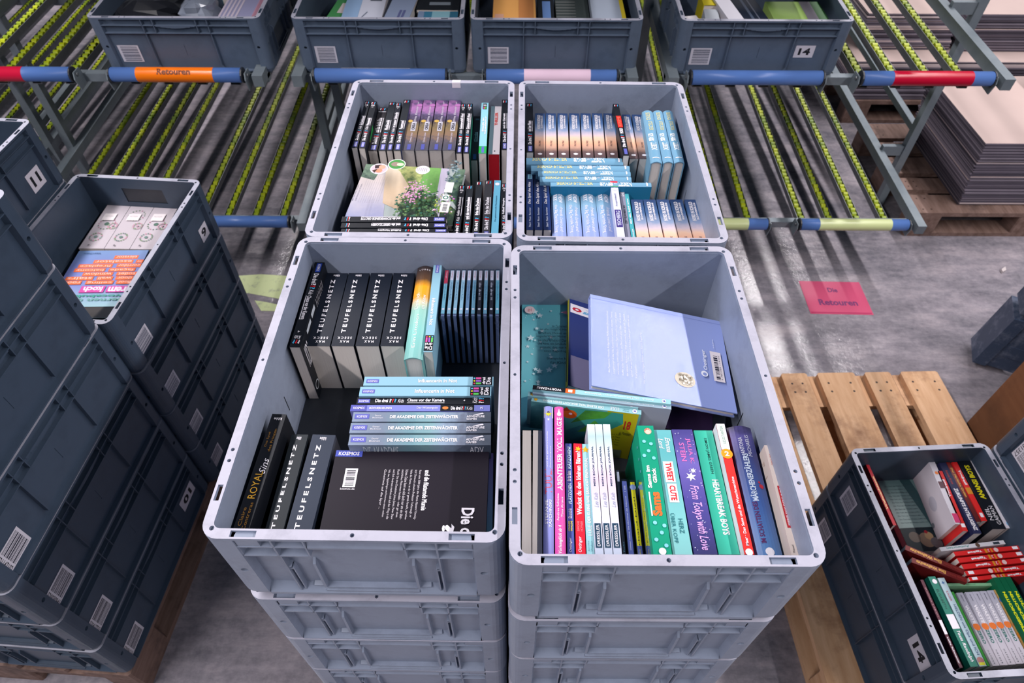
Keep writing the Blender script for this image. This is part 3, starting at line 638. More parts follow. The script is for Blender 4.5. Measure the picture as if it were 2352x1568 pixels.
# three+one board books, spines across
LT = (146, 196, 204)
SEA = grad([(0, (16, 60, 78)), (.6, (40, 120, 130)), (1, (110, 180, 180))], 2, nz=.9, nscale=30)
WEED = grad([(0, (20, 90, 50)), (1, (90, 180, 60))], 1, nz=1.2, nscale=60)
FISH = [('q', [(0, .0), (1, .0), (1, 1), (0, 1)], SEA), ('q', [(.0, .62), (.35, .66), (1, .70), (1, .98), (.0, .98)], (196, 186, 30)), ('q', [(.55, .34), (.70, .50), (.62, .72), (.80, .86), (.98, .84), (.98, .30)], (60, 160, 150)), ('q', [(.70, .38), (.96, .50), (.98, .74), (.86, .68), (.80, .52)], WEED), ('q', [(.55, .45), (.80, .60), (.72, .66), (.58, .55)], WEED), ('c', .86, .36, .012, (196, 96, 30)), ('q', [(.90, .27), (.98, .33), (.92, .36)], (150, 60, 26)), ('c', .87, .37, .003, WHT),
        ('t', '18', .70, .86, .87, .93, (190, 40, 40), 90, .03), ('r', .0, .22, .62, .75, (26, 30, 34)), ('r', .02, .30, .78, .90, (120, 130, 110)), ('t', 'ab Monaten', .60, .66, .84, .95, (40, 60, 40), 90)] + [('t', 'Pappbilderbuch Text', .38 + .05 * i, .41 + .05 * i, .66, .86, (60, 60, 30), 90) for i in range(5)]
SCH = [('s', .5, .96, .0042, (226, 170, 40), 5), ('t', 'DER KLEINE WAL BRAUCHT EINEN SCHAL', .25, .75, .34, .90, (232, 240, 240), -90, .02), ('t', 'LÜLE', .15, .85, .20, .28, WHT, -90, .01), ('t', 'Jacobs', .15, .42, .11, .17, (90, 150, 164), -90), ('t', 'Weber', .55, .82, .11, .17, (90, 150, 164), -90), ('c', .5, .06, .0038, WHT), ('q', [(.3, .055), (.5, .075), (.7, .05), (.5, .05)], (80, 90, 170))]
AMB = [('t', 'Ambach · Die Mathemonstarchen – Wildzweine', .35, .7, .12, .62, (226, 236, 242), -90, .01), ('c', .5, .05, .0034, WHT), ('q', [(.3, .045), (.5, .065), (.7, .04), (.5, .04)], (60, 70, 150))]
def across(nl, nr, th, z, cover, spine, label, right=(), D=None, name='board_book', kind='paper', group=None, flip=True):
    A, B = at(*nl, z), at(*nr, z); d = (B - A); yaw = math.atan2(d.y, d.x) - math.pi / 2; n = Vector((-d.y, d.x, 0)).normalized()
    P = A + n * th / 2
    # spine lists use a = 0 at the rear edge; local +x points to the viewer
    return book(name, kind, (P.x, P.y, z), yaw, th, d.length, D or (z - DZ), cover, [mirr(i) for i in spine], right, (), label, group)
def mirr(i):
    i = list(i)
    if i[0] == 'r': i[3], i[4] = 1 - i[4], 1 - i[3]
    elif i[0] == 't': i[4], i[5] = 1 - i[5], 1 - i[4]
    elif i[0] in ('c', 's'): i[2] = 1 - i[2]
    elif i[0] == 'q': i[1] = [(a, 1 - b) for a, b in i[1]]
    return tuple(i)
across((1223, 894), (1541, 928), .0085, -.030, LT, AMB + [('r', 0, 1, .76, 1, BLK), ('t', 'WORT+ZAHL!', .25, .75, .79, .97, WHT, -90, .02), ('r', 0, 1, .69, .76, (214, 96, 40)), ('t', '1', .2, .8, .71, .74, WHT, 180, .03)], 'light blue board book with black and orange spine end, rearmost of four')
across((1223, 903), (1542, 940), .0085, -.036, (160, 184, 200), AMB, 'light blue board book with pale grey cover, behind the whale books', [('r', 0, 1, 0, 1, (150, 158, 176)), ('t', 'Oetinger', .2, .5, .80, .87, (120, 50, 70), 90)], D=.15)
across((1212, 909), (1466, 937), .0090, -.040, LT, SCH, 'mint board book with orange star, rear one of two alike', (), group='mint board books with an orange star')
across((1220, 921), (1473, 952), .0090, -.044, LT, SCH, 'mint board book with orange star, front one showing its underwater cover', FISH, D=.155, group='mint board books with an orange star')
# front row
z = -.045
def fr(nl, nr, fl, z, cover, spine, label, kind='paper', name='paperback_book', group=None, L=None, **k):
    A = at(nl, 1268, z); B = at(nr, 1268, z); E_ = at(fl[0], fl[1], z)
    d = (E_ - A).normalized(); l0 = (E_ - A).length; L = L or max(l0 + .003, .19)
    ymin = .3455
    L = min(L, (E_.y - ymin) / d.y)
    return sp((nl, 1268), (nr, 1268), fl, z, kind, name, L=L, far=True, cover=cover, spine=spine, label=label + ('' if len(label.split()) > 13 else ', front-right crate'), group=group, **k)
for i, (a, b, f) in enumerate(((1198, 1221, 1200), (1222, 1246, 1224))):
    r_ = fr(a, b, (f, 988), -.047, (216, 208, 206), [], 'book showing only its pale page edges, %s at the left wall' % ('outermost' if i == 0 else 'second'), group='books with pale page edges up')
    for ch in list(C.objects):
        if ch.parent == r_ and ch.name.startswith('cover'): ch.data.materials.clear(); ch.data.materials.append(M_PAGES)
fr(1248, 1273, (1249, 932), -.035, (134, 138, 200), [('q', [(0, .92), (.5, .895), (1, .92), (1, 1), (0, 1)], WHT), ('s', .5, .945, .006, (200, 196, 40), 7), ('c', .5, .955, .002, (70, 60, 120)), ('t', 'und die geheimnisvolle', .30, .46, .58, .82, WHT, 90), ('t', 'Flaschenpost', .62, .78, .58, .72, WHT, 90), ('t', 'TUULI', .15, .85, .415, .57, (214, 84, 110), 90), ('t', 'STEFANIE', .15, .42, .24, .38, WHT, 90, .01), ('t', 'TASCHINSKI', .52, .80, .22, .38, WHT, 90, .01), ('c', .5, .045, .006, WHT)], 'lavender hardback with white top and coral lettering', 'hard', 'hardcover_book', L=.27)
fr(1275, 1300.6, (1273, 933), -.035, (206, 76, 158), [('c', .50, .945, .0040, WHT, .8), ('q', [(.35, .955), (.5, .985), (.6, .955)], WHT), ('t', 'ABENTEUER VOLL MAGIE', .25, .78, .44, .92, WHT, 90, .03), ('t', 'Andrea Schütze', .18, .40, .26, .42, WHT, 90), ('t', 'Tina Kraus', .58, .8, .28, .40, WHT, 90), ('t', 'Vorleseglück ab 4', .3, .7, .08, .235, WHT, 90, .02, .3), ('c', .5, .035, .009, WHT), ('t', '8', .25, .75, .015, .055, (210, 50, 90), 0, .03)], 'pink hardback with white rabbit and tall white title', 'hard', 'hardcover_book', L=.27)
fr(1303, 1320, (1298, 1018), -.050, (74, 88, 158), [('t', 'Gibt es noch ein', .2, .75, .35, .43, WHT, 90, .01), ('t', 'PLÄTZCHEN', .2, .8, .47, .64, (196, 224, 240), 90, .03), ('t', 'für das kleine', .15, .75, .66, .75, WHT, 90, .01), ('t', 'KÄTZCHEN?', .2, .8, .77, .97, (196, 224, 240), 90, .03), ('t', 'CONNESS', .2, .45, .25, .33, (226, 210, 50), 90, .02), ('t', 'WALDE', .55, .8, .25, .33, (226, 210, 50), 90, .02), ('t', 'Oetinger', .25, .7, .09, .20, WHT, 90, .01, .2), ('c', .5, .04, .0045, WHT)], 'thin blue children\'s book with pale capitals and yellow author name')
fr(1322.5, 1345.6, (1317, 1018), -.050, (212, 34, 54), [('s', .5, .95, .005, (220, 180, 40), 6), ('t', 'Weckst du den kleinen Bären?', .2, .75, .38, .93, WHT, 90, .03), ('t', 'SIMONE', .2, .42, .25, .33, (236, 140, 150), 90), ('t', 'HOFNER', .55, .78, .25, .33, (236, 140, 150), 90), ('t', 'Oetinger', .25, .7, .09, .21, WHT, 90, .01, .2), ('c', .5, .04, .0055, WHT)], 'bright red children\'s book with white playful title')
fr(1347, 1366, (1335.5, 1019), -.050, LT, [('s', .5, .945, .006, (232, 170, 40), 5), ('t', 'DER KLEINE WAL BRAUCHT EINEN SCHAL', .28, .74, .32, .87, WHT, 90, .02), ('t', 'LÜLE', .15, .85, .22, .30, WHT, 90, .01), ('t', 'Jacobs', .2, .42, .10, .18, (90, 150, 164), 90), ('t', 'Weber', .56, .78, .10, .18, (90, 150, 164), 90), ('c', .5, .045, .0055, WHT), ('q', [(.25, .04), (.5, .06), (.75, .035), (.5, .032)], (80, 90, 170))], 'mint book with orange star standing beside the bright red book')
JN = grad([(0, (176, 186, 206)), (.3, (206, 206, 220)), (.55, (214, 190, 214)), (.75, (206, 214, 224)), (.9, (170, 196, 204)), (1, (214, 222, 228))], 1, nz=.08)
for i, (a, b, f) in enumerate(((1366.5, 1387, 1348), (1388, 1407.6, 1366), (1408.5, 1428.7, 1384))):
    fr(a, b, (f, 974), -.046, JN, [('t', 'MEIN BOOK JOURNAL', .36, .66, .49, .81, (38, 64, 96), 90, .02), ('t', 'Lea Kaib', .3, .78, .33, .44, (150, 160, 184), 90, 0, .4), ('r', .12, .86, .045, .215, (34, 62, 84)), ('t', 'DRESSLER', .32, .68, .055, .205, WHT, 90, .01)], 'pale pastel journal with dark blue title, %s of three' % ('leftmost', 'middle', 'rightmost')[i], group='pale pastel journals')
fr(1430, 1438, (1415, 1079), -.060, (30, 40, 54), [('r', .1, .9, .88, .98, (170, 180, 200)), ('t', 'Cornelia Funke', .3, .7, .06, .3, (110, 170, 190), 90)], 'very thin dark booklet between pastel journals and CDs')
for i, (a, b, f, c, tx, tc) in enumerate(((1441, 1460, (1425, 1102), (92, 100, 160), 'Dimiter Inkiow  Die Abenteuer des Odysseus', WHT), (1462, 1480, (1444, 1104), (232, 214, 20), 'Erhard Dietl', (50, 50, 40)), (1482, 1499, (1464, 1104), (232, 214, 20), 'Die große Olchi-Hörbuchbox', (50, 50, 40)))):
    A = at(a, 1268, -.055); B = at(b, 1268, -.055); E_ = at(*f, -.055); d = (E_ - A).normalized(); st = E_ - d * .132; 
    st = st + Vector((d.y, -d.x, 0)) * ((B - A).length / 2)
    cd_case((st.x, st.y, -.055), math.atan2(-d.x, d.y), (B - A).length - .001, .134, .141 - .001, c, [('t', tx, .3, .65, .14, .80, tc, 90)] + ([('c', .5, .93, .0045, (150, 160, 200)), ('r', 0, 1, 0, .20, (92, 100, 160)), ('t', 'audio', .3, .65, .04, .16, (236, 220, 60), 90)] if i else [('t', '1105', .3, .65, .86, .94, WHT, 90)]), ('blue-inlaid CD case next to the thin dark booklet', 'yellow-inlaid CD case, left of two', 'yellow-inlaid CD case, right one beside the green book')[i])
fr(1500, 1543.5, (1462.6, 977), -.040, (16, 150, 118), [('c', .62, .95, .0055, (226, 180, 160)), ('s', .6, .955, .006, (210, 70, 50), 9), ('c', .62, .945, .004, (236, 200, 180)), ('t', 'Sams im', .18, .42, .48, .66, WHT, 90, .04), ('t', 'Glück', .52, .76, .52, .64, WHT, 90, .04), ('t', 'Sams', .25, .80, .27, .45, (226, 110, 50), 90, .05), ('r', .16, .24, .27, .45, WHT)] + [('c', x, y, .0028, (130, 200, 220)) for x, y in ((.3, .86), (.7, .84), (.5, .78), (.2, .74), (.75, .72), (.8, .20), (.3, .22), (.6, .15), (.25, .10), (.75, .06))] + [('c', .5, .02, .005, WHT)], 'thick emerald green paperback with pale blue dots', left=[('c', .9, .1 * i + .05, .0022, (130, 190, 220)) for i in range(1, 9)])
fr(1544.5, 1590.5, (1501, 987), -.048, grad([(0, (126, 190, 190)), (.5, (110, 178, 182)), (.8, (90, 166, 172)), (1, (100, 174, 180))], 1, nz=.05), [('t', 'Emma', .55, .85, .80, .93, WHT, -90, .01, .3), ('t', 'Lord', .15, .45, .83, .92, WHT, -90, .01, .3), ('r', .22, .78, .545, .72, WHT), ('t', 'TWEET', .34, .68, .555, .71, (200, 44, 50), -90, .04), ('r', .26, .78, .385, .535, WHT), ('t', 'CUTE', .36, .70, .40, .52, (200, 44, 50), -90, .04), ('t', 'HERZ', .55, .78, .15, .26, (40, 110, 120), -90, .01), ('t', 'ÜBER KOPF', .18, .42, .08, .30, (40, 110, 120), -90, .01)], 'pale teal paperback with red words in white speech bubbles')
fr(1593, 1648, (1542, 986), -.050, grad([(0, (44, 44, 100)), (.4, (70, 64, 140)), (.7, (104, 92, 170)), (1, (64, 58, 128))], 1, nz=.15), [('t', 'JULIA K.', .56, .80, .70, .92, (216, 110, 180), -90, .01), ('t', 'STEIN', .22, .46, .72, .88, (216, 110, 180), -90, .01), ('s', .5, .59, .008, (216, 214, 236), 6), ('s', .65, .64, .005, (216, 214, 236), 6), ('t', 'From Tokyo with Love', .25, .75, .03, .52, (206, 160, 220), -90, .015, .3)] + stars(55, 12, (210, 214, 240), b0=.02, r0=.0005, r1=.0011), 'purple paperback with white snowflakes and looping pink script')
fr(1650, 1699, (1593, 988), -.050, grad([(0, (34, 150, 128)), (.5, (48, 172, 148)), (1, (70, 186, 160))], 0, nz=.05), [('t', 'SIMON JAMES GREEN', .42, .60, .62, .93, (24, 60, 60), -90, .005), ('t', 'HEARTBREAK BOYS', .40, .74, .14, .57, WHT, -90, .03)], 'turquoise paperback with bold white slanted capitals')
fr(1709, 1732, (1644, 973), -.036, (214, 44, 40), [('r', 0, 1, .78, 1, WHT), ('t', 'LESESTARTER', .35, .68, .83, .98, (60, 130, 90), 90, .01), ('c', .5, .745, .0085, (232, 150, 30)), ('t', '2', .25, .75, .725, .765, WHT, 0, .03), ('t', 'Maar · Das Sams und die Wunschmaschine', .35, .66, .06, .56, WHT, 90, .02), ('c', .5, .015, .005, WHT)], 'narrow red and white reader with orange number disc', left=[('r', 0, 1, 0, 1, WHT)])
fr(1737, 1801, (1671, 977), -.040, grad([(0, (84, 124, 176)), (.4, (60, 92, 156)), (.75, (54, 62, 120)), (.92, (90, 84, 150)), (1, (50, 46, 80))], 1, nz=.25), [('t', 'ANTONIA', .30, .46, .76, .90, (214, 216, 232), 90), ('t', 'MICHAELIS', .58, .74, .74, .92, (214, 216, 232), 90), ('t', 'IM SCHATTEN DES', .28, .46, .08, .38, (90, 40, 90), 90, .02), ('t', 'MÄRCHENERZÄHLERS', .28, .55, .385, .76, (200, 214, 232), 90, .025), ('c', .8, .50, .0035, (190, 40, 60)), ('c', .74, .53, .0018, (190, 40, 60)), ('c', .5, .02, .006, WHT)], 'thick dark blue hardback with small red berries', 'hard', 'hardcover_book')
fr(1816, 1842, (1755, 1022), -.030, (206, 192, 184), [('t', 'DER KLEINE', .25, .42, .82, .92, (170, 60, 60), 90), ('t', 'Fuchs', .5, .85, .82, .94, (40, 40, 44), 90, .01, .3), ('r', .25, .75, .30, .64, (170, 44, 52)), ('t', 'MEINE WALDFREUNDE', .40, .62, .32, .62, WHT, 90, .01), ('t', 'Wessel', .2, .4, .11, .17, (70, 60, 60), 90), ('t', 'Hafner', .6, .8, .11, .17, (70, 60, 60), 90), ('s', .5, .04, .004, (40, 60, 80), 4)], 'beige book with rounded red title bar at the right wall', left=[('t', 'Fuchs', .6, .9, .7, .9, (190, 170, 160), 90), ('s', .5, .3, .008, (90, 140, 80), 5)])
# ============ rear-right crate
DZ = .0044 + ZIN
SUN = grad([(0, (84, 68, 72)), (.12, (100, 80, 80)), (.22, (190, 150, 130)), (.32, (226, 170, 140)), (.42, (226, 188, 164)), (.50, (196, 180, 190)), (.60, (130, 146, 176)), (.76, (60, 92, 136)), (1, (36, 58, 100))], 1, nz=.10, nscale=70)
SU = [('t', 'STEIN', .25, .55, .63, .76, (210, 206, 212), 90, .06), ('t', 'RIO', .25, .55, .78, .96, (210, 206, 212), 90, .06), ('t', 'SCHWERELOS', .60, .76, .66, .94, (210, 206, 212), 90, .06), ('t', 'FIORE', .40, .60, .24, .38, (90, 70, 80), 90), ('c', .5, .075, .0042, WHT, 1.3)]
SU = [('t', 'NORD IN SCHULD', .22, .54, .62, .955, (208, 206, 214), 90, .05), ('t', 'SCHWERELOS', .60, .76, .64, .94, (208, 206, 214), 90, .05), ('t', 'FIORE', .40, .58, .24, .36, (100, 80, 84), 90), ('c', .5, .07, .0038, WHT, 1.4)]
nl = (1227.5, 1254, 1282, 1310, 1338.5, 1366, 1394.5); fl_ = (1228.5, 1253.5, 1280, 1307, 1333, 1359.5, 1385.5)
for i in range(7):
    sp((nl[i], 361), (nl[i] + 25.5, 361), (fl_[i], 260), -.058, cover=SUN, spine=SU, label='sunset-coloured paperback, %s from left in the rear row' % ORD(i), group='sunset-coloured paperbacks in the rear-right crate')
for i, (a, b, f) in enumerate(((1446, 1467, 1428), (1468, 1494, 1451))):
    sp((a, 364), (b, 364), (f, 263), -.058, cover=SUN, spine=SU, label='sunset-coloured paperback, %s right of the red-banded black book' % ('first' if i == 0 else 'second'), group='sunset-coloured paperbacks in the rear-right crate')
sp((1209, 349.6), (1226, 349), (1208.5, 237), -.040, cover=BLK, spine=drei('und der Mann'), label='black paperback in the far left corner of the sunset-book crate')
sp((1431, 357), (1446, 357), (1407.5, 238.6), -.032, cover=BLK, spine=[('r', .1, .9, .52, .75, (214, 40, 36)), ('t', 'KRIMI', .25, .75, .54, .73, (236, 90, 70), 90, .05), ('r', .28, .78, .02, .12, KOS), ('t', 'Die drei', .22, .75, .15, .30, WHT, 90, .04)] + qqq(.22, .78, .31, .38, 90) + [('t', 'MORD', .2, .8, .40, .50, WHT, 90, .04)] + qqq(.15, .85, .94, .975, 0), label='black paperback with a bright red spine band among sunset books', left=[('r', .55, .9, .55, .75, (60, 100, 140)), ('r', .3, .8, .1, .4, (70, 60, 76))])
LB = (112, 160, 190)
STE = [('t', 'BERND', .25, .62, .80, .955, (216, 208, 150), -90, .03), ('t', 'STELTER', .35, .72, .59, .77, (216, 208, 150), -90, .03), ('t', 'SPASS', .15, .60, .385, .53, (224, 232, 240), -90, .06), ('t', 'LEBEN', .25, .75, .225, .36, (224, 232, 240), -90, .06), ('r', .2, .8, .07, .085, WHT)]
for i, (a, b, f) in enumerate(((1495, 1522.6, 1474.5), (1524, 1548, 1499.6), (1549.5, 1573.6, 1522.6))):
    sp((a, 371), (b, 371), (f, 249), -.028, 'hard', 'hardcover_book', L=.215, cover=LB, spine=STE, label='sky blue rounded hardback standing at the right wall, %s' % ('left', 'middle', 'right')[i], group='sky blue hardbacks with yellow and white lettering')
    
STX = [('t', 'BERND STELTER', .15, .70, .06, .42, (216, 208, 150), 90, .04), ('t', 'SPASS', .12, .80, .49, .62, (230, 236, 244), 90, .06), ('t', 'am', .35, .6, .63, .655, WHT, 90), ('t', 'LEBEN', .14, .84, .67, .81, (224, 232, 240), 90, .05), ('r', .2, .8, .95, .965, WHT)]
gv = [(358, 373, 1209, 1432), (376, 389, 1220, 1447), (389.5, 401, 1236, 1449), (402, 414, 1240, 1451), (414.5, 428, 1265, 1497)]
for i, (v0, v1, a, b) in enumerate(gv):
    zz = -.048; A = at(a, v1, zz); B = at(b, v1, zz); E_ = at(a, v0, zz); L_ = (B - A).length
    book('hardcover_book', 'hard', (A.x, (A.y + E_.y) / 2, zz), R(-90), (E_ - A).y - .0008, min(L_, .222), zz - DZ, LB, STX, [('r', 0, 1, 0, 1, (30, 110, 150))] if i == 4 else (), (), 'sky blue hardback lying spine across, %s from the back' % ORD(i), 'sky blue hardbacks with yellow and white lettering')
for i, (a, b, f) in enumerate(((1208.5, 1226, 1209), (1227.5, 1247, 1226.6), (1248.5, 1267, 1243))):
    sp((a, 536), (b, 536), (f, 393), -.062, L=.205, far=True, cover=grad([(0, (24, 40, 84)), (.5, (30, 54, 110)), (1, (20, 32, 60))], 1), spine=[('r', .2, .82, .855, .94, (120, 170, 196)), ('t', 'EXIT', .32, .7, .865, .93, BLK, 180, .02), ('t', 'Das Spiel des Abts', .22, .72, .42, .80, WHT, 90, .02, .2), ('t', 'Brand · Maunz · Baumeister', .36, .62, .05, .36, (200, 206, 226), 90, .01)], label='navy paperback with small light blue square, %s of three' % ('left', 'middle', 'right')[i], group='navy paperbacks with a light blue square')
MP = grad([(0, (138, 152, 206)), (.35, (134, 160, 206)), (.6, (120, 160, 188)), (.85, (88, 120, 144)), (1, (76, 92, 108))], 1, nz=.05)
for i, (a, b, f) in enumerate(((1268, 1302, 1265), (1303.5, 1338.5, 1297), (1340.5, 1377.5, 1331), (1379, 1415.5, 1364.5))):
    sp((a, 536), (b, 536), (f, 419), -.068, 'hard', 'hardcover_book', L=.190, far=True, cover=MP, spine=[('t', 'MATTHEW', .52, .80, .63, .90, WHT, -90, .015), ('t', 'PERRY', .16, .42, .66, .84, WHT, -90, .015), ('t', 'Friends, Lovers and', .54, .80, .12, .54, (226, 226, 240), -90, .005, .2), ('t', 'the Big Terrible Thing', .18, .44, .10, .58, (226, 226, 240), -90, .005)], label='pale blue rounded hardback, front row, %s from left' % ORD(i), group='pale blue rounded hardbacks in the front row')
sp((1416.5, 536), (1435, 536), (1401, 416), -.050, L=.200, far=True, cover=(200, 204, 226), spine=[('r', 0, 1, .95, 1, (206, 50, 66)), ('r', 0, 1, .90, .95, (90, 180, 100)), ('c', .5, .86, .005, WHT), ('t', 'Ausgedribbelt!', .35, .62, .56, .78, (70, 70, 120), 90), ('r', .1, .9, .22, .50, (58, 44, 120)), ('t', 'TEICHBERG', .25, .75, .24, .48, (200, 204, 226), 90, .02)], label='white-lilac paperback with red and green top band')
sp((1436, 536), (1448, 536), (1422, 430), -.062, L=.19, far=True, cover=(128, 130, 150), spine=[('t', 'DIE', .2, .8, .83, .9, WHT, 90, .02), ('t', 'ZEIT GLAUBEN AN', .3, .7, .34, .66, (40, 44, 56), 90, .02)], label='narrow grey paperback right of the white-lilac one')
sp((1449, 536), (1459, 536), (1434.5, 445), -.062, L=.17, far=True, cover=(70, 160, 170), spine=[('t', 'Bin da, bald weg', .25, .75, .40, .90, WHT, 90, .03), ('t', 'Roman', .3, .7, .1, .3, WHT, 90, .02)], label='thin turquoise paperback beside the front sunset books')
SUN2 = grad([(0, (214, 176, 160)), (.22, (200, 168, 170)), (.36, (186, 184, 204)), (.5, (140, 152, 184)), (.7, (56, 84, 128)), (1, (36, 56, 92))], 1, nz=.12, nscale=60)
for i, (a, b, f) in enumerate(((1461.5, 1490, 1449), (1492, 1522, 1477), (1525, 1555.5, 1507.5), (1558, 1588.5, 1538), (1591.5, 1622, 1572))):
    sp((a, 536), (b, 536), (f, 458), -.062, L=.190, far=True, cover=SUN, spine=SU, label='sunset-coloured paperback, front row, %s from left' % ORD(i), group='sunset-coloured paperbacks in the rear-right crate')
# ============ rear-left crate
DZ = -.006 + ZIN
GRN = [('q', [(.5, .15), (.9, .3), (.95, .55), (.6, .5)], (40, 140, 70)), ('q', [(.3, .1), (.8, .15), (.9, .3), (.5, .28)], (180, 170, 60))]
i_rows = [((807, 821, 838.5), 339, 232, -.040, BLK, drei('Schatzinsel', '12', True), 'black kids detective paperback, outermost at the left wall', ()),
          ((823.5, 838.5, 852.5), 340, 233, -.040, BLK, drei('Hexenwald', '14', True), 'black kids detective paperback with green cover picture', GRN),
          ((845, 866.5, 871), 346, 247, -.060, (44, 42, 46), [i for i in drei('und das dunkle Erbe') if True] + [('r', .05, .95, .88, .895, (190, 190, 200))], 'short brownish black paperback with grey bar near its top', ()),
          ((868.5, 886, 894), 346, 234, -.052, (34, 38, 44), drei('Musikteufel'), 'black paperback right of the short brownish one', ()),
          ((887, 901.5, 909.6), 346, 236, -.052, (36, 38, 46), drei('In letzter Sekunde', '7', True), 'narrow black paperback with long underlined title', ()),
          ((903, 920.5, 927.5), 346, 229, -.046, (32, 36, 42), drei('Feuermond'), 'black paperback left of the shrink-wrapped purple books', [('r', 0, 1, 0, 1, (38, 52, 92))]),
          ((1047, 1061, 1058.6), 352, 238, -.050, BLK, drei('Geisterschiff Ahoi', '83', True), 'black kids detective paperback right of the shrink-wrapped books', ()),
          ((1063, 1077.5, 1073), 352, 238, -.050, BLK, drei('Geisterschiff Ahoi', '84', True), 'black kids detective paperback beside the short dark one', [('q', [(.3, 0), (.95, .1), (.95, .8), (.6, .6)], (60, 150, 120))]),
          ((1081, 1097, 1088.5), 368, 267, -.085, (24, 32, 42), [('r', .3, .75, .02, .13, (40, 70, 130)), ('t', 'Code', .3, .6, .40, .62, (140, 170, 180), 90, .02), ('r', .7, .78, .4, .62, WHT), ('r', .3, .9, .90, .94, (70, 110, 130))], 'short dark paperback with cream page block beside turquoise spine', ()),
          ((1099, 1117, 1106), 352, 236, -.048, (134, 190, 206), [('r', 0, 1, 0, .13, (36, 160, 70)), ('r', .35, .7, .01, .12, KOS), ('r', .22, .78, .86, .98, BLK), ('t', 'Die drei', .3, .7, .92, .97, WHT, 0, .02), ('r', .3, .42, .87, .90, (200, 60, 150)), ('r', .46, .56, .87, .90, (200, 200, 60)), ('r', .6, .72, .87, .90, (60, 180, 90)), ('t', 'Stadt in', .25, .5, .40, .68, WHT, 90, .03), ('t', 'Gefahr', .6, .8, .35, .72, WHT, 90, .03)], 'turquoise and green paperback between short dark and red-grey book', [('r', 0, 1, 0, 1, (30, 140, 70))]),
          ((1151, 1166, 1153), 344, 229, -.044, BLK, drei('und der Zeitgeist'), 'black paperback against the right wall, rear row', ())]
for (a, b, f), v, vf, zz, cv, s_, lb, rt in i_rows:
    sp((a, v), (b, v), (f, vf), zz, cover=cv, spine=s_, label=lb + ', crate with the garden book', right=rt)
PUR = grad([(0, (84, 82, 96)), (.15, (96, 90, 100)), (.28, (150, 120, 96)), (.45, (140, 120, 80)), (.55, (70, 60, 80)), (.68, (110, 92, 130)), (.85, (190, 126, 186)), (1, (84, 70, 110))], 1, nz=.55, nscale=38)
for i, (a, b, f) in enumerate(((921, 951.5, 944.5), (953, 983, 973.5), (984.6, 1014, 1003), (1015.5, 1045.5, 1031.5))):
    t_ = sp((a, 345), (b, 345), (f, 229), -.052, cover=PUR, spine=[('t', 'Die Ermittler', .55, .72, .55, .96, (214, 204, 216), 90, .02), ('r', .42, .80, .36, .54, (214, 210, 220)), ('t', 'OREA', .48, .74, .38, .52, (40, 36, 50), 90, .05), ('t', 'Christian Linker', .5, .64, .14, .33, (214, 204, 216), 90, .02), ('r', .42, .70, .01, .11, KOS), ('c', .28, .55, .006, (220, 180, 90)), ('c', .8, .88, .007, (206, 130, 196))], label='shrink-wrapped purple and gold paperback, %s from left' % ORD(i), group='shrink-wrapped purple and gold paperbacks')
    cv = [o for o in C.objects if o.parent == t_ and o.name.startswith('cover')][0]; bb = cv.dimensions
    ys = [v.co.y for v in cv.data.vertices]; xs = [v.co.x for v in cv.data.vertices]; zs = [v.co.z for v in cv.data.vertices]
    fm = MB(); fm.box(min(xs) - .0003, max(xs) + .0003, min(ys) - .002, max(ys) + .002, min(zs), max(zs) + .0016, M_FILM); fm.build('shrink_wrap', t_)
# red and grey hard slipcase book
r15 = sp((1121, 354), (1147.5, 354), (1128, 244), -.052, cover=(196, 190, 196), spine=[('r', 0, .36, 0, 1, (86, 108, 118)), ('t', 'THRILLER', .42, .70, .58, .86, (196, 80, 76), 90, .04), ('r', .5, .6, .05, .07, (60, 60, 70))], label='white and grey boxed book with deep red end face, crate with the garden book', pages=flat((176, 24, 38)))
# lying garden book
FOL = grad([(0, (26, 44, 36)), (.35, (52, 78, 54)), (.6, (100, 122, 70)), (1, (170, 176, 110))], 1, nz=2.2, nscale=55)
FOLD = grad([(0, (22, 36, 38)), (.5, (40, 66, 56)), (1, (96, 120, 100))], 1, nz=2.0, nscale=70)
SKY_ = grad([(0, (126, 132, 170)), (.4, (176, 170, 180)), (.8, (196, 184, 180)), (1, (140, 148, 170))], 1, nz=.5, nscale=12)
SAND = grad([(0, (160, 134, 108)), (.5, (196, 174, 148)), (1, (206, 192, 172))], 1, nz=.6, nscale=20)
LAWN = grad([(0, (66, 120, 60)), (1, (110, 160, 84))], 1, nz=1.0, nscale=90)
GAR = [('q', [(0, 0), (.36, 0), (.30, .45), (.22, 1), (0, 1)], SKY_), ('q', [(0, .75), (.14, .7), (.18, 1), (0, 1)], FOLD), ('q', [(.3, .3), (.46, .2), (.50, .62), (.36, .9), (.26, 1), (.22, .9)], SAND), ('q', [(.36, .9), (.50, .62), (.46, .2), (.60, .05), (.68, .5), (.60, 1), (.26, 1)], FOL), ('q', [(.56, .45), (.78, .55), (.76, 1), (.62, 1)], LAWN), ('q', [(.46, 0), (1, 0), (1, .25), (.8, .5), (.62, .42), (.50, .2)], FOL), ('q', [(.76, 1), (.84, 1), (.86, .1), (.80, .3), (.78, .55)], (176, 170, 190)), ('q', [(.84, .62), (.92, 1), (1, 1), (1, .3), (.90, .5)], FOLD)]
rr = random.Random(5)
for _ in range(230):
    a, b = rr.uniform(.44, .86), rr.uniform(.02, .5)
    GAR.append(('s', a, b, rr.uniform(.002, .005), rr.choice([(40, 80, 54), (70, 110, 70), (96, 130, 80), (50, 96, 80)]), 5))
for _ in range(150):
    a = rr.gauss(.60, .05); b = rr.gauss(.42, .10); GAR.append(('s', a, b, rr.uniform(.0018, .0036), rr.choice([(196, 140, 180), (214, 160, 196), (176, 116, 164)]), 5))
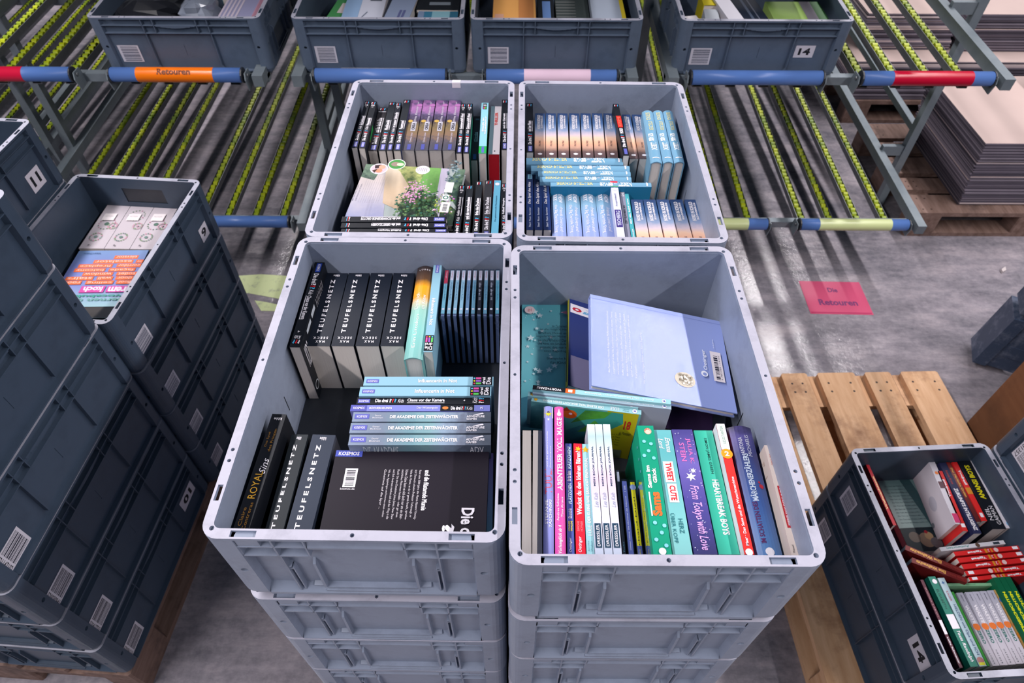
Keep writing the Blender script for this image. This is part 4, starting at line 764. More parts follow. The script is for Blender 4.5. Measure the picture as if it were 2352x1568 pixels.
for _ in range(70):
    a, b = rr.uniform(.82, .99), rr.uniform(.02, .34); GAR.append(('s', a, b, rr.uniform(.002, .004), rr.choice([(190, 110, 180), (110, 150, 60), (220, 200, 210), (160, 170, 70)]), 5))
for _ in range(60):
    a, b = rr.uniform(.86, .99), rr.uniform(.55, .95); GAR.append(('s', a, b, rr.uniform(.002, .005), rr.choice([(130, 150, 156), (90, 110, 118), (60, 84, 92)]), 6))
GAR += [('c', .21, .70, .0195, (214, 212, 220)), ('c', .21, .70, .017, (206, 178, 190)), ('q', [(.16, .76), (.22, .78), (.24, .72), (.17, .70)], (52, 36, 40)), ('c', .235, .735, .0075, (214, 160, 136)), ('c', .215, .665, .0075, (206, 140, 110)), ('q', [(.15, .66), (.20, .70), (.18, .62)], (70, 44, 36)),
        ('c', .365, .80, .0195, (224, 224, 228)), ('c', .365, .80, .0175, (70, 140, 70)), ('c', .355, .80, .008, (150, 130, 120), 1.3), ('c', .40, .80, .006, (200, 220, 180), 1.3), ('c', .63, .72, .0155, (222, 216, 230))]
GAR += [('r', .575 + .018 * i, .58 + .018 * i, .69, .755, (150, 140, 160)) for i in range(6)]
GAR += [('r', .885, .96, .34, .52, (214, 214, 214)), ('r', .885, .945, .20, .30, (206, 210, 216)), ('c', .915, .25, .006, (60, 110, 90)), ('c', .915, .25, .0035, (206, 210, 216)), ('r', .89, .97, .0, .17, (218, 218, 218)), ('bar', .91, .95, .02, .14, (50, 50, 60), 'b', 6)]
GAR += [('t', 'MIT KATRIN & FLEXI', .075, .088, .10, .38, (60, 64, 90), 90, .01), ('t', 'GARTENGLÜCK SPÜREN', .10, .115, .10, .40, (60, 64, 90), 90, .01)] + [('t', 'Im Garten gibt es immer etwas zu entdecken und zu tun', .135 + .02 * i, .143 + .02 * i, .08, .55, (120, 116, 128), 90) for i in range(10)]
flatb('garden_book', (841, 377), (1069, 390), (769, 503), -.060, .016, (150, 160, 160), GAR, 'large garden picture book lying face down with two round portraits', None, 'left', True, h=.196)
flatb('hardcover_book', (843, 383), (1064, 393), (775, 503), -.078, .030, (52, 60, 74), (), 'dark hardback directly under the garden picture book', None, 'left', True, h=.185)
flatb('hardcover_book', (845, 390), (1062, 398), (785, 514), -.109, .060, (96, 84, 88), (), 'thick book at the bottom of the pile under the garden book', None, 'left', True, h=.175)
kk = [('und die SCHWEIGENDE GROTTE', 497, 509.5, 783, 1025), ('und die GESETZLOSEN', 511.5, 523, 782, 1026), ('Fußball Vampire', 525, 534, 782, 1029)]
for i, (tt, v0, v1, a, b) in enumerate(kk):
    zz = -.034; A = at(a, v1, zz); B = at(b, v1, zz); E_ = at(a, v0, zz)
    s_ = [('r', .2, .85, .02, .12, KOS), ('t', 'KOSMOS', .35, .7, .03, .11, WHT, -90, .01), ('t', 'Die drei', .2, .75, .18, .32, WHT, -90, .04), ('t', '?', .2, .75, .335, .355, WHT, -90, .05), ('t', '?', .2, .75, .36, .38, RED_, -90, .05), ('t', '?', .2, .75, .385, .405, CY, -90, .05), ('t', tt, .2, .7, .44, .44 + .0145 * len(tt), WHT, -90, .04), ('r', .08, .14, .44, .44 + .0145 * len(tt), WHT)] + qqq(.1, .9, .92, .955, 90)
    # reading direction is towards the left, so flip ends
    s2 = []
    for it in s_:
        it = list(it)
        if it[0] == 'r': it[3], it[4] = 1 - it[4], 1 - it[3]
        elif it[0] == 't': it[4], it[5] = 1 - it[5], 1 - it[4]
        s2.append(tuple(it))
    book('paperback_book', 'paper', (A.x, (A.y + E_.y) / 2, zz), R(-90) + math.atan2(B.y - A.y, B.x - A.x), (E_ - A).y - .0006, (B - A).length, zz - DZ, BLK, s2, (), (), 'black paperback with upside-down title in front of garden book, %s from back' % ORD(i), 'black paperbacks lying in front of the garden book')
l_rows = [((1041, 1057, 1054.5), 425, drei('Gefahr im Dschungel', '81', True), BLK, 'black kids detective paperback touching the near-right corner'),
          ((1063, 1080, 1071), 425, drei('und die verschwundene'), (30, 34, 40), 'black paperback, second of the front-right row'),
          ((1085, 1101, 1093.5), 416, drei('Erbe des Drachen'), (28, 32, 38), 'black paperback, third of the front-right row, slightly taller'),
          ((1107, 1126, 1114), 414, drei('Erbe des Drachen'), (54, 54, 60), 'greyish black paperback left of the light blue one'),
          ((1128, 1145, 1135), 414, [('c', .5, .93, .005, WHT), ('t', 'Die geheimnisvolle Flaschenpost', .35, .62, .28, .72, (40, 90, 120), 90, .01), ('c', .5, .05, .006, (214, 206, 220))], (104, 176, 206), 'light blue paperback in the front-right row'),
          ((1150, 1164, 1151.5), 421, drei('Fußball Vampire', '88', True), BLK, 'black kids detective paperback at the right wall, front row')]
for (a, b, f), vf, s_, cv, lb in l_rows:
    sp((a, 530), (b, 530), (f, vf), -.056, L=.198, far=True, cover=cv, spine=s_, label=lb + ', crate with the garden book')
# ============ right crate of red and green books
DZ = -.795 + ZIN
z = -.865
def rb(nl, nr, fl, cover, spine, label, z=z, **k):
    if 'right crate' not in label and len(label.split()) < 14: label += ', low right crate'
    return sp(nl, nr, fl, z, cover=cover, spine=spine, label=label, **k)
rb((2194, 1203), (2208, 1199), (2131.6, 1058), (206, 202, 212), [('c', .5, .80, .005, (226, 130, 70)), ('r', .1, .9, .55, .66, (90, 60, 70)), ('r', .1, .9, .02, .16, (200, 60, 110))], 'white paperback with broad pale cover, leftmost of the upright row', left=[('c', .55, .45, .022, (180, 180, 194), .8), ('c', .25, .2, .008, (120, 130, 140))])
rb((2211.6, 1219), (2223, 1218), (2153, 1081), (206, 44, 44), [('r', .1, .9, .06, .12, WHT), ('t', 'Yggdrasil', .2, .8, .55, .85, WHT, 90, .03)], 'slim red paperback between the white and navy ones')
rb((2236.6, 1225), (2254, 1222), (2156, 1062), (38, 42, 76), [('t', 'ZUKUNFTS INTELLIGENZ', .25, .75, .04, .62, WHT, -90, .04), ('t', 'Roman Krimi', .3, .6, .68, .88, (190, 70, 60), -90)], 'navy paperback with bold white title in the right crate')
rb((2243.5, 1198), (2254, 1196.5), (2172, 1061.5), grad([(0, (84, 24, 24)), (1, (120, 30, 26))], 1), [('t', 'Der Magische Orden', .2, .8, .40, .90, (214, 160, 80), -90, .04)], 'dark red paperback with golden script beside the navy one')
rb((2255, 1196), (2267, 1194), (2186, 1061), (210, 40, 40), [('r', .2, .8, .06, .13, WHT), ('t', 'Yggdrasil', .2, .8, .60, .86, WHT, -90, .04), ('r', 0, 1, .44, .55, (200, 130, 40))], 'bright red paperback left of the thick black yellow-titled one')
rb((2279.7, 1214.5), (2311, 1213), (2199, 1058), (20, 24, 32), [('t', 'ANANSI BOYS', .30, .70, .42, .93, (220, 210, 30), 90, .04), ('t', 'NEIL', .15, .45, .12, .30, WHT, 90), ('t', 'GAIMAN', .55, .85, .06, .32, WHT, 90)], 'thick black paperback with jagged yellow title')
rb((2312, 1212.6), (2331, 1212), (2226.5, 1051), (208, 204, 214), [('r', .35, .8, .86, .98, (206, 100, 70)), ('c', .6, .12, .006, (40, 36, 44)), ('c', .5, .06, .006, (120, 170, 210)), ('t', 'Roman', .3, .6, .3, .5, (120, 110, 120), 90)], 'white paperback at the right end of the upright row')
rb((2051.5, 1206), (2059, 1205), (1989, 1067), (170, 30, 44), [('t', 'Weihnachtszeit', .2, .8, .25, .8, (226, 190, 140), 90, .04)], 'thin red book pressed against the left crate wall', z=-.86)
flatb('paperback_book', (2012, 1096), (2107, 1092), (2070, 1259), -.965, .026, grad([(0, (150, 176, 172)), (1, (120, 158, 156))], 1, nz=.2), [('q', [(.5, 1), (.75, 1), (.95, .3), (.75, .3)], (64, 100, 104))] + [('t', 'Die Tiere des Waldes treffen sich', .1, .72, .36 + .045 * i, .375 + .045 * i, (80, 104, 110), 0) for i in range(12)] +
      [('r', 0, .85, .0, .30, (30, 46, 54)), ('c', .5, .14, .022, (150, 130, 110)), ('c', .58, .19, .012, (190, 160, 120)), ('c', .25, .18, .016, (120, 110, 100)), ('c', .55, .24, .005, (180, 50, 60)), ('c', .68, .1, .016, (110, 106, 110))], 'pale green book lying face up with animal picture, right crate', None, 'right', False, h=.235)
def xr(nl, nr, v_t, z, cover, spine, label, D=.12, name='paperback_book', group=None):
    A, B = at(*nl, z), at(*nr, z); E_ = at(nl[0], v_t, z); d = (B - A); n = Vector((-d.y, d.x, 0)).normalized(); th = abs((E_ - A).dot(n))
    P = A + n * th / 2
    return book(name, 'paper', (P.x, P.y, z), math.atan2(d.y, d.x) - math.pi / 2, th - .0006, d.length, D, cover, spine, (), (), label, group)
xr((2162, 1266), (2310, 1249), 1256, -.870, (206, 204, 212), [('t', 'Antworten', .2, .8, .1, .45, (110, 150, 150), -90, .03), ('c', .5, .58, .006, (90, 70, 60)), ('r', .2, .8, .82, .92, (50, 60, 70))], 'white paperback with spine across, behind the red row')
YG = [('t', 'Yggdrasil', .2, .75, .20, .42, WHT, -90, .05), ('r', 0, 1, .46, .49, (206, 140, 40)), ('t', '2', .2, .8, .50, .53, WHT, -90), ('r', 0, 1, .55, .57, (206, 140, 40)), ('c', .5, .63, .006, (220, 190, 190)), ('r', .15, .8, .88, .96, WHT)]
for i, (l, r_, vt) in enumerate((((2195, 1276.5), (2346, 1261.5), 1266), ((2204, 1292), (2356, 1276), 1280), ((2214, 1307), (2366, 1290), 1295), ((2221, 1321.5), (2374, 1306), 1310), ((2229, 1334), (2380, 1319), 1324.5))):
    xr(l, r_, vt, -.872, (204, 38, 40), YG if i < 3 else [mirr(q) for q in YG], 'red fantasy paperback with white emblem, %s from back of the lying row' % ORD(i), group='red fantasy paperbacks')
for i, (l, r_, vt) in enumerate((((2079, 1262), (2214, 1319), 1250), ((2094, 1291), (2221, 1339), 1279))):
    xr(l, r_, vt, -.855, (104, 26, 28), [('t', 'Eine Weihnachts', .2, .8, .08, .62, (214, 160, 80), -90, .03), ('t', 'Charles Dickens', .3, .7, .66, .95, (150, 60, 50), -90)], 'dark red thin book with golden script, %s of two slanted ones' % ('rear', 'front')[i], D=.11, group='dark red books with golden script')
rb((2204, 1533), (2212, 1533), (2113.5, 1331), (84, 32, 50), [('r', 0, 1, .36, .52, WHT), ('t', 'Liebe Schwester', .25, .75, .04, .33, WHT, -90, .03), ('t', 'Roman Leben', .3, .7, .56, .9, (200, 150, 160), -90)], 'maroon paperback with white band against the left wall')
rb((2229, 1531), (2248, 1531), (2131, 1324), (16, 116, 98), [('r', 0, 1, .40, .56, WHT), ('t', 'Tessa Randolph', .25, .75, .05, .38, WHT, -90, .02, .3), ('t', 'ELISABETH', .3, .6, .62, .85, (20, 70, 64), -90), ('c', .6, .94, .006, WHT)], 'dark green paperback with white band in the right crate')
rb((2250, 1530), (2267, 1529), (2153, 1327), (176, 200, 210), [('t', 'HELDEN wie Opa und ICH', .3, .75, .12, .68, (44, 70, 120), -90, .01), ('t', 'KAISER', .3, .6, .72, .84, (180, 60, 90), -90), ('c', .5, .06, .008, (180, 120, 120)), ('r', .1, .9, .01, .04, (220, 220, 40)), ('s', .5, .94, .005, (70, 110, 160), 4)], 'pale blue book with hand-lettered blue title in right crate')
rb((2268, 1529), (2274, 1529), (2185, 1359), (60, 150, 60), [], 'very thin green book beside the pale blue book')
far5 = (2196, 2216, 2232.5, 2249.5, 2266.5); nr5 = (2280.4, 2297.5, 2316.5, 2334.5, 2351.6, 2369)
for i in range(5):
    rb((nr5[i], 1529 - 1.6 * i), (nr5[i + 1] - .6, 1529 - 1.6 * i), (far5[i], 1361 - 1.3 * i), grad([(0, (202, 196, 206)), (1, (166, 166, 182))], 1), [('t', 'ZERO', .28, .72, .285, .475, (50, 112, 104), -90, .03), ('c', .5, .515, .0085, (224, 120, 60)), ('t', 'WASTE', .26, .72, .555, .82, WHT, -90, .05), ('t', 'H A F N E R', .3, .5, .02, .2, (70, 80, 90), -90), ('t', 'smarticular', .4, .6, .87, .97, (70, 70, 90), 90)],
       'lilac-grey paperback with orange disc, %s from left' % ORD(i), group='lilac-grey paperbacks with an orange disc', z=-.862)
rb((2370, 1520), (2383, 1519), (2283, 1354), grad([(0, (160, 120, 70)), (1, (190, 150, 90))], 1, nz=.5, nscale=50), [('c', .5, .85, .007, (60, 90, 170)), ('c', .5, .5, .005, (170, 50, 40)), ('c', .5, .35, .009, (200, 120, 40))], 'golden-brown illustrated book right of the lilac-grey ones')
for i, (a, b) in enumerate(((2280.5, 2375), (2294, 2390), (2307.5, 2405))):
    rb((b, 1501), (b + 14, 1500.5), (a, 1326 - .8 * i), (14, 92, 62), [('t', 'ADVENTSGESCHICHTEN', .25, .75, .05, .80, (224, 226, 30), 90, .05)], 'dark green book with yellow capitals, %s from left' % ORD(i), group='dark green books with yellow capitals', z=-.85)
xr((2173, 1346), (2279, 1345), 1339, -.868, (120, 168, 132), [('t', 'Hörbuch', .3, .7, .45, .65, (60, 110, 70), 90)], 'light green slim case lying across behind lilac-grey books', name='audiobook_case', D=.10)
# ============ floral / word-print books in the left crate
DZ = -.395 + ZIN
def floral(seed):
    rr = random.Random(seed); o = []
    for cx, cy, r_, cc in ((.5, .75 - .2 * (seed % 2), .024, (96, 126, 110)), (.40, .25, .017, (104, 130, 124)), (.8, .5, .013, (190, 150, 165))):
        for k in range(16):
            t = 2 * math.pi * k / 16; o.append(('s', cx + r_ / .075 * math.cos(t), cy + r_ / .2 * math.sin(t), .0036, rr.choice([cc, (120, 150, 110), (196, 134, 156)]), 5))
        o.append(('c', cx, cy, r_ * .30, cc))
    return o + [('r', .2, .7, .62, .78, (226, 218, 220)), ('t', 'NOTIZEN', .28, .6, .70, .73, (160, 150, 156), 0), ('c', .35, .06, .003, (110, 104, 112))]
tl, tr, bl = at(246, 471, -.5), at(411, 473, -.5), at(192, 570, -.5)
W3 = (tr - tl).length / 3; dd = (tr - tl).normalized()
for i in range(3):
    root = empty('notebook', tuple(tl + dd * (W3 * i)), (0, 0, math.atan2(dd.y, dd.x))); tag(root, 'cream floral notebook in shrink film, %s of three' % ('left', 'middle', 'right')[i], 'notebook', 'cream floral notebooks')
    mb = MB(); Hh = (bl - tl).length; c_ = flat((222, 210, 214)); mb.box(.0008, W3 - .0008, -Hh, 0, -.0006, 0, c_); mb.box(.0008, W3 - .0008, -Hh, 0, -.022, -.0214, c_); mb.box(.0008, .0014, -Hh, 0, -.0214, -.0006, c_)
    decorate(mb, lambda a, b, e: (a, b - Hh, e), W3, Hh, floral(i + 3)); mb.build('cover', root)
    pb = MB(); pb.box(.0014, W3 - .0012, -Hh + .0004, -.0004, -.0214, -.0006, M_PAGES); pb.build('pages', root)
    fm = MB(); fm.box(.0002, W3 - .0002, -Hh - .001, .001, -.0226, .0014, M_FILM); fm.build('shrink_wrap', root)
flatb('book', (250, 473), (407, 475), (196, 567), -.5232, .068, (60, 66, 80), (), 'dark book pile layer under the cream floral notebooks', None, 'left', h=(bl - tl).length - .004) if False else None
hh = (bl - tl).length
def blk(x0, y1, w_, h_, ztop, th, col, label, yaw):
    root = empty('book', (x0, y1, ztop), (0, 0, yaw)); tag(root, label, 'book'); mb = MB(); m = flat(col)
    mb.box(0, w_, -h_, 0, -.002, 0, m); mb.box(0, w_, -h_, 0, -th, -th + .002, m); mb.box(0, .002, -h_, 0, -th + .002, -.002, m); mb.build('cover', root)
    pb = MB(); pb.box(.002, w_ - .003, -h_ + .003, -.003, -th + .002, -.002, M_PAGES); pb.build('pages', root)
ya = math.atan2(dd.y, dd.x)
blk(tl.x + .002, tl.y - .002, W3 * 3 - .004, hh - .006, -.5236, .034, (50, 56, 70), 'dark-covered book directly under the cream floral notebooks', ya)
blk(tl.x + .003, tl.y - .003, W3 * 3 - .006, hh - .008, -.5584, .033, (90, 80, 84), 'lowest book below the cream floral notebooks', ya)
ORG = (230, 110, 62)
wd = [('elevator', .10, .44, .845, .895), ('escalator', .14, .70, .78, .83), ('lamp', .0, .10, .78, .83), ('fireplace', .40, .88, .72, .77), ('corridor', .0, .34, .72, .77), ('balcony', .47, .90, .66, .71), ('façade', .05, .42, .66, .71), ('window', .33, .75, .60, .65), ('toilet', .0, .28, .60, .65), ('stairs', .57, .95, .54, .59), ('wall', .30, .52, .54, .59), ('door', .02, .26, .54, .59), ('roof', .70, .95, .48, .53), ('ceiling', .26, .64, .48, .53), ('floor', .0, .22, .48, .53)]
it = []
for s_, a, b, c0, c1 in wd:
    a, b = 1 - b, 1 - a; c0, c1 = .90 - (.895 - c0) * 1.27, .90 - (.895 - c1) * 1.27
    it += [('r', a, b, c0, c1, ORG), ('t', s_, a + .02, b - .02, c0 + .008, c1 - .008, (236, 190, 176), 180, .01)]
it += [('r', .70, .98, .23, .34, (206, 74, 160)), ('t', 'rem', .72, .96, .245, .325, (236, 220, 236), 180, .04), ('r', .34, .67, .23, .34, (206, 74, 160)), ('t', 'koch', .38, .64, .24, .33, (236, 220, 236), 180, .04), ('t', 'taschen', .10, .34, .92, .95, (60, 90, 130), 180, .01)]
it += [('t', 'vocabulary', .12, .95, .15, .205, (60, 160, 140), 180, .03), ('t', 'lernen üben', .12, .95, .075, .13, (110, 170, 160), 180, .02)]
flatb('book', (182, 576), (345, 574), (81, 722), -.50, .046, grad([(0, (150, 190, 200)), (.35, (120, 130, 190)), (.7, (112, 124, 184)), (1, (110, 140, 186))], 1), it, 'blue book printed with white English words on orange blocks', None, 'right', w=.205, h=.232)
flatb('book', (184, 580), (345, 578), (86, 722), -.5465, .046, (70, 90, 130), (), 'book directly under the one with orange word blocks', None, 'right', w=.200, h=.226)
# ------------------------------------------------------------------ pallets
def pallet(x, y, yaw, m, label, along='Y', z0=FLOOR):
    root = empty('wooden_pallet', (x, y, z0), (0, 0, yaw)); tag(root, label, 'pallet')
    T = Matrix.Identity(4) if along == 'Y' else Matrix.Rotation(R(90), 4, 'Z')
    def part(nm, x0, x1, y0, y1, z0_, z1, nails=False):
        mb = MB(); j = [random.uniform(-.003, .003) for _ in range(4)]; c = .006
        pts = [(x0 + c, y0), (x1 - c, y0), (x1, y0 + c), (x1, y1 - c), (x1 - c, y1), (x0 + c, y1), (x0, y1 - c), (x0, y0 + c)]
        mb.prism(pts, z0_, z1, m, T)
        if nails:
            for yy in (y0 + .05, y0 + .09, (y0 + y1) / 2, y1 - .05, y1 - .09):
                for xx in (x0 + .03, x1 - .03): mb.cyl(T @ Vector((xx, yy, z1 - .002)), T @ Vector((xx, yy, z1 + .0004)), .0045, flat((62, 48, 44), .5), 8)
        o = mb.build(nm, root); return o
    xs = [(-.4, -.255), (-.21375, -.11375), (-.0725, .0725), (.11375, .21375), (.255, .4)]
    for a, b in xs: part('deck_board', a, b, -.6, .6, .122, .144, True)
    for y0, y1 in ((-.6, -.455), (-.0725, .0725), (.455, .6)):
        part('cross_board', -.4, .4, y0, y1, .100, .1219)
        for a, b in ((-.4, -.3), (-.0725, .0725), (.3, .4)): part('block', a, b, y0, y1, .022, .0999)
    for a, b in ((-.4, -.3), (-.0725, .0725), (.3, .4)): part('bottom_board', a, b, -.6, .6, 0, .0219)
    return root
pallet(.002, .955, 0, M_WOOD, 'wooden pallet under the four middle stacks of open crates')
pallet(-1.43, 1.13, -.066, M_WOOD_D, 'weathered wooden pallet under the tall left crate stacks')
pallet(1.275, 1.003, R(1.5), M_WOOD, 'pale wooden pallet right, partly empty, beside the middle stacks')
_e = at(2097, 480, PT); pallet(_e.x + .60, _e.y + .37, 0, M_WOOD_D, 'weathered pallet under flat cardboard at the right behind', 'X')
pallet(_e.x + .62, _e.y + 1.42, 0, M_WOOD_D, 'far pallet under the tall flat-cardboard pile at top right', 'X')
# ------------------------------------------------------------------ cardboard
M_EDGE = grad([(0, (84, 78, 88)), (.5, (96, 90, 100)), (1, (84, 78, 88))], 2, .8)
M_FACE, _nt, _b = base('cardboard_face', .75, 0, .2)
_nt.links.new(mixc(_nt, noise(_nt, coord(_nt), 3, 3), rgb((176, 156, 152)), rgb((196, 176, 170))), _b.inputs['Base Color'])
def sheets(x0, x1, y0, y1, z0, z1, label, n, seed):
    rr = random.Random(seed); mb = MB(); th = (z1 - z0) / n; e1, e2 = flat((128, 120, 132), .8), flat((82, 76, 88), .8); lt = flat((196, 180, 182), .8)
    for i in range(n):
        jx, jy = rr.uniform(-.006, .006), rr.uniform(-.006, .006)
        jx -= .05 * i / n
        m = e1 if i % 2 else e2
        if rr.random() < .08: m = lt
        mb.box(x0 + jx, x1 + jx, y0 + jy, y1 + jy, z0 + i * th, z0 + (i + .86) * th, m)
        if i == n - 1 or rr.random() < .05: mb.box(x0 + jx, x1 + jx, y0 + jy, y1 + jy, z0 + (i + .86) * th, z0 + (i + .95) * th, M_FACE)
    o = mb.build('cardboard_stack'); tag(o, label, 'cardboard', None, 'stuff'); return o
_c = at(2200, 470, PT)
sheets(_c.x, _c.x + .98, _c.y, _c.y + .62, PT + .001, -.865, 'stack of flat cardboard sheets on the nearer right pallet', 46, 3)
_k = _e.y + 1.02
sheets(_e.x + .02, _e.x + 1.2, _k + .02, _k + .80, PT + .001, -.98, 'low wide layer of flat cardboard on the far right pallet', 30, 4)
sheets(_e.x + .06, _e.x + .56, _k + .16, _k + .72, -.978, -.775, 'flat cardboard bundle, left one on the far right pallet', 26, 5)
sheets(_e.x + .60, _e.x + 1.22, _k + .14, _k + .74, -.978, -.77, 'flat cardboard bundle, right one on the far right pallet', 26, 6)
mb = MB()
for i in range(7): mb.box(0, .012, 0, .30, .028 * i * 0 + 0, .22, flat((150, 112, 80)), Matrix.Translation((.016 * i, .01 * (i % 3), 0)))
o = mb.build('cardboard_strip', None, (_c.x + .43, _c.y + .22, -.863)); tag(o, 'upright brown cardboard strips on top of the nearer cardboard stack', 'cardboard', None, 'stuff')
# brown box and plastic pallet at the right edge
mb = MB(); x0, x1, y0, y1, z0, z1 = 0, .5, 0, .36, 0, .72; t = .005
for bx in ((x0, x0 + t, y0, y1, z0, z1), (x1 - t, x1, y0, y1, z0, z1), (x0 + t, x1 - t, y0, y0 + t, z0, z1), (x0 + t, x1 - t, y1 - t, y1, z0, z1), (x0 + t, x1 - t, y0 + t, y1 - t, z0, z0 + t)): mb.box(*bx, M_CARD)
_q = at(2246, 935, -1.25)
root = empty('cardboard_box', (_q.x + .0, _q.y - .36, FLOOR), (0, 0, R(-2))); tag(root, 'tall brown cardboard box at the right edge behind the crates', 'box')
mb.build('carton', root)
for nm, a in (('flap', 0), ('flap', 1)):
    fb = MB(); fb.box(0, .005, .005, .355, 0, .12, M_CARD, Matrix.Translation((0 if a == 0 else .5, 0, .72)) @ Matrix.Rotation(R(-35 if a == 0 else 35), 4, 'Y')); fb.build(nm, root)
M_PP = plastic('dusty_blue_black_plastic', (60, 74, 98), (150, 156, 176))
_q = at(2248, 885, FLOOR)
root = empty('plastic_pallet', (_q.x + .02, _q.y + .10, FLOOR + .002), (R(0), R(4), R(-22))); tag(root, 'dusty dark blue plastic pallet standing upright at the right edge', 'pallet')
mb = MB(); mb.box(0, .8, 0, .03, .03, .95, M_PP)
for i in range(5): mb.box(.02, .8, -.002, 0, .10 + i * .17, .16 + i * .17, M_PP)
mb.build('deck', root)
mb = MB(); mb.box(-.02, .03, -.01, .13, .03, .30, M_PP); mb.box(-.02, .03, -.01, .11, .33, .62, M_PP); mb.box(-.02, .03, -.01, .13, .65, .95, M_PP); mb.build('edge_rim', root)
mb = MB(); mb.box(.0, .12, .03, .13, 0, .10, M_PP); mb.build('foot', root)
# ------------------------------------------------------------------ flow rack
SL = R(2.4)                     # the lanes rise away from the viewer
YF = 2.30
LANES = (0, .617)
def tube(root, x0, z, segs, text, c=(84, 118, 182), lbl=None):
    r = .0255; ln = .47
    mb = MB(); mb.cyl((x0, YF, z), (x0 + ln, YF, z), r, flat(c, .3), 20); o = mb.build('front_roller', root, smooth=False); 
    for p in o.data.polygons: p.use_smooth = len(p.vertices) == 4
    if lbl: o['label'] = lbl
    for a, b, col in segs:
        sb = MB(); sb.cyl((x0 + a * ln, YF, z), (x0 + b * ln, YF, z), r + .0006, flat(col, .22), 20, cap=False)
        s = sb.build('tape_label', o); 
        for p in s.data.polygons: p.use_smooth = True
        if text:
            vs, fs = text_mesh(text, .02); tb = MB(); w_ = .12; h_ = .021
            a0 = x0 + (a + b) / 2 * ln - w_ / 2; out = []
            for x, y in vs:
                th = math.radians(52) + (y - .5) * h_ / r; out.append((a0 + x * w_, YF - (r + .0021) * math.cos(th), z + (r + .0021) * math.sin(th)))
            tb.add(out, fs, flat((110, 26, 70) if col[1] < 60 else (110, 60, 40))); 
            for f_ in range(0): pass
            t_ = tb.build('lettering', o)
    if lbl == 'strip':
        del o['label']; sb = MB(); r2 = r + .0006
        A_ = [R(100), R(118), R(136)]; vs = [(x0 + q * ln, YF - r2 * math.cos(t), z + r2 * math.sin(t)) for t in A_ for q in (.2, .73)]
        sb.add(vs, [(0, 1, 3, 2), (2, 3, 5, 4)], flat((214, 212, 222), .3)); sb.build('tape_label', o)
    for xc, x in ((x0 - .006, x0 - .016), (x0 + ln + .001, x0 + ln + .012)):
        cb = MB(); cb.cyl((xc, YF, z), (xc + .005, YF, z), r + .002, M_FLAP, 16); cb.build('end_cap', o)
        cb = MB(); mbp = [(YF - .012, z + .012), (YF + .03, z + .012), (YF + .05, z - .05), (YF - .01, z - .055), (YF - .022, z - .01)]
        n = len(mbp); vs = [(x, a, b) for a, b in mbp] + [(x + .004, a, b) for a, b in mbp]
        cb.add(vs, [tuple(range(n)), tuple(range(2 * n - 1, n - 1, -1))] + [(i, n + i, n + (i + 1) % n, (i + 1) % n) for i in range(n)], M_STEEL)
        cb.cyl((x - .006, YF, z), (x + .010, YF, z), .006, M_GALV, 8)
        cb.build('roller_bracket', root)
_ch = MB(); LT_ = 2.5
_ch.box(-.016, .016, 0, LT_, -.030, -.027, M_GALV); _ch.box(-.018, -.016, 0, LT_, -.030, -.004, M_GALV); _ch.box(.016, .018, 0, LT_, -.030, -.004, M_GALV)
_o = _ch.build('roller_track'); CH = _o.data; bpy.data.objects.remove(_o)
_wh = MB(); 
for i in range(88):
    y = .022 + i * .028; dx = .0014 * (1 if i % 2 else -1)
    _wh.cyl((dx - .0095, y, -.012), (dx + .0095, y, -.012), .0130, M_WHEEL, 9)
_o = _wh.build('wheel_row'); WHL = _o.data; bpy.data.objects.remove(_o)
def rail(mb, x, z, y0, y1, w_, h_, m):
    dz = lambda y: (y - YF) * math.tan(SL)
    vs = [(x + sx * w_ / 2, y, z + dz(y) + s * h_ / 2) for y in (y0, y1) for s in (-1, 1) for sx in (-1, 1)]
    mb.add(vs, [(0, 2, 3, 1), (4, 5, 7, 6), (0, 1, 5, 4), (2, 6, 7, 3), (0, 4, 6, 2), (1, 3, 7, 5)], m)
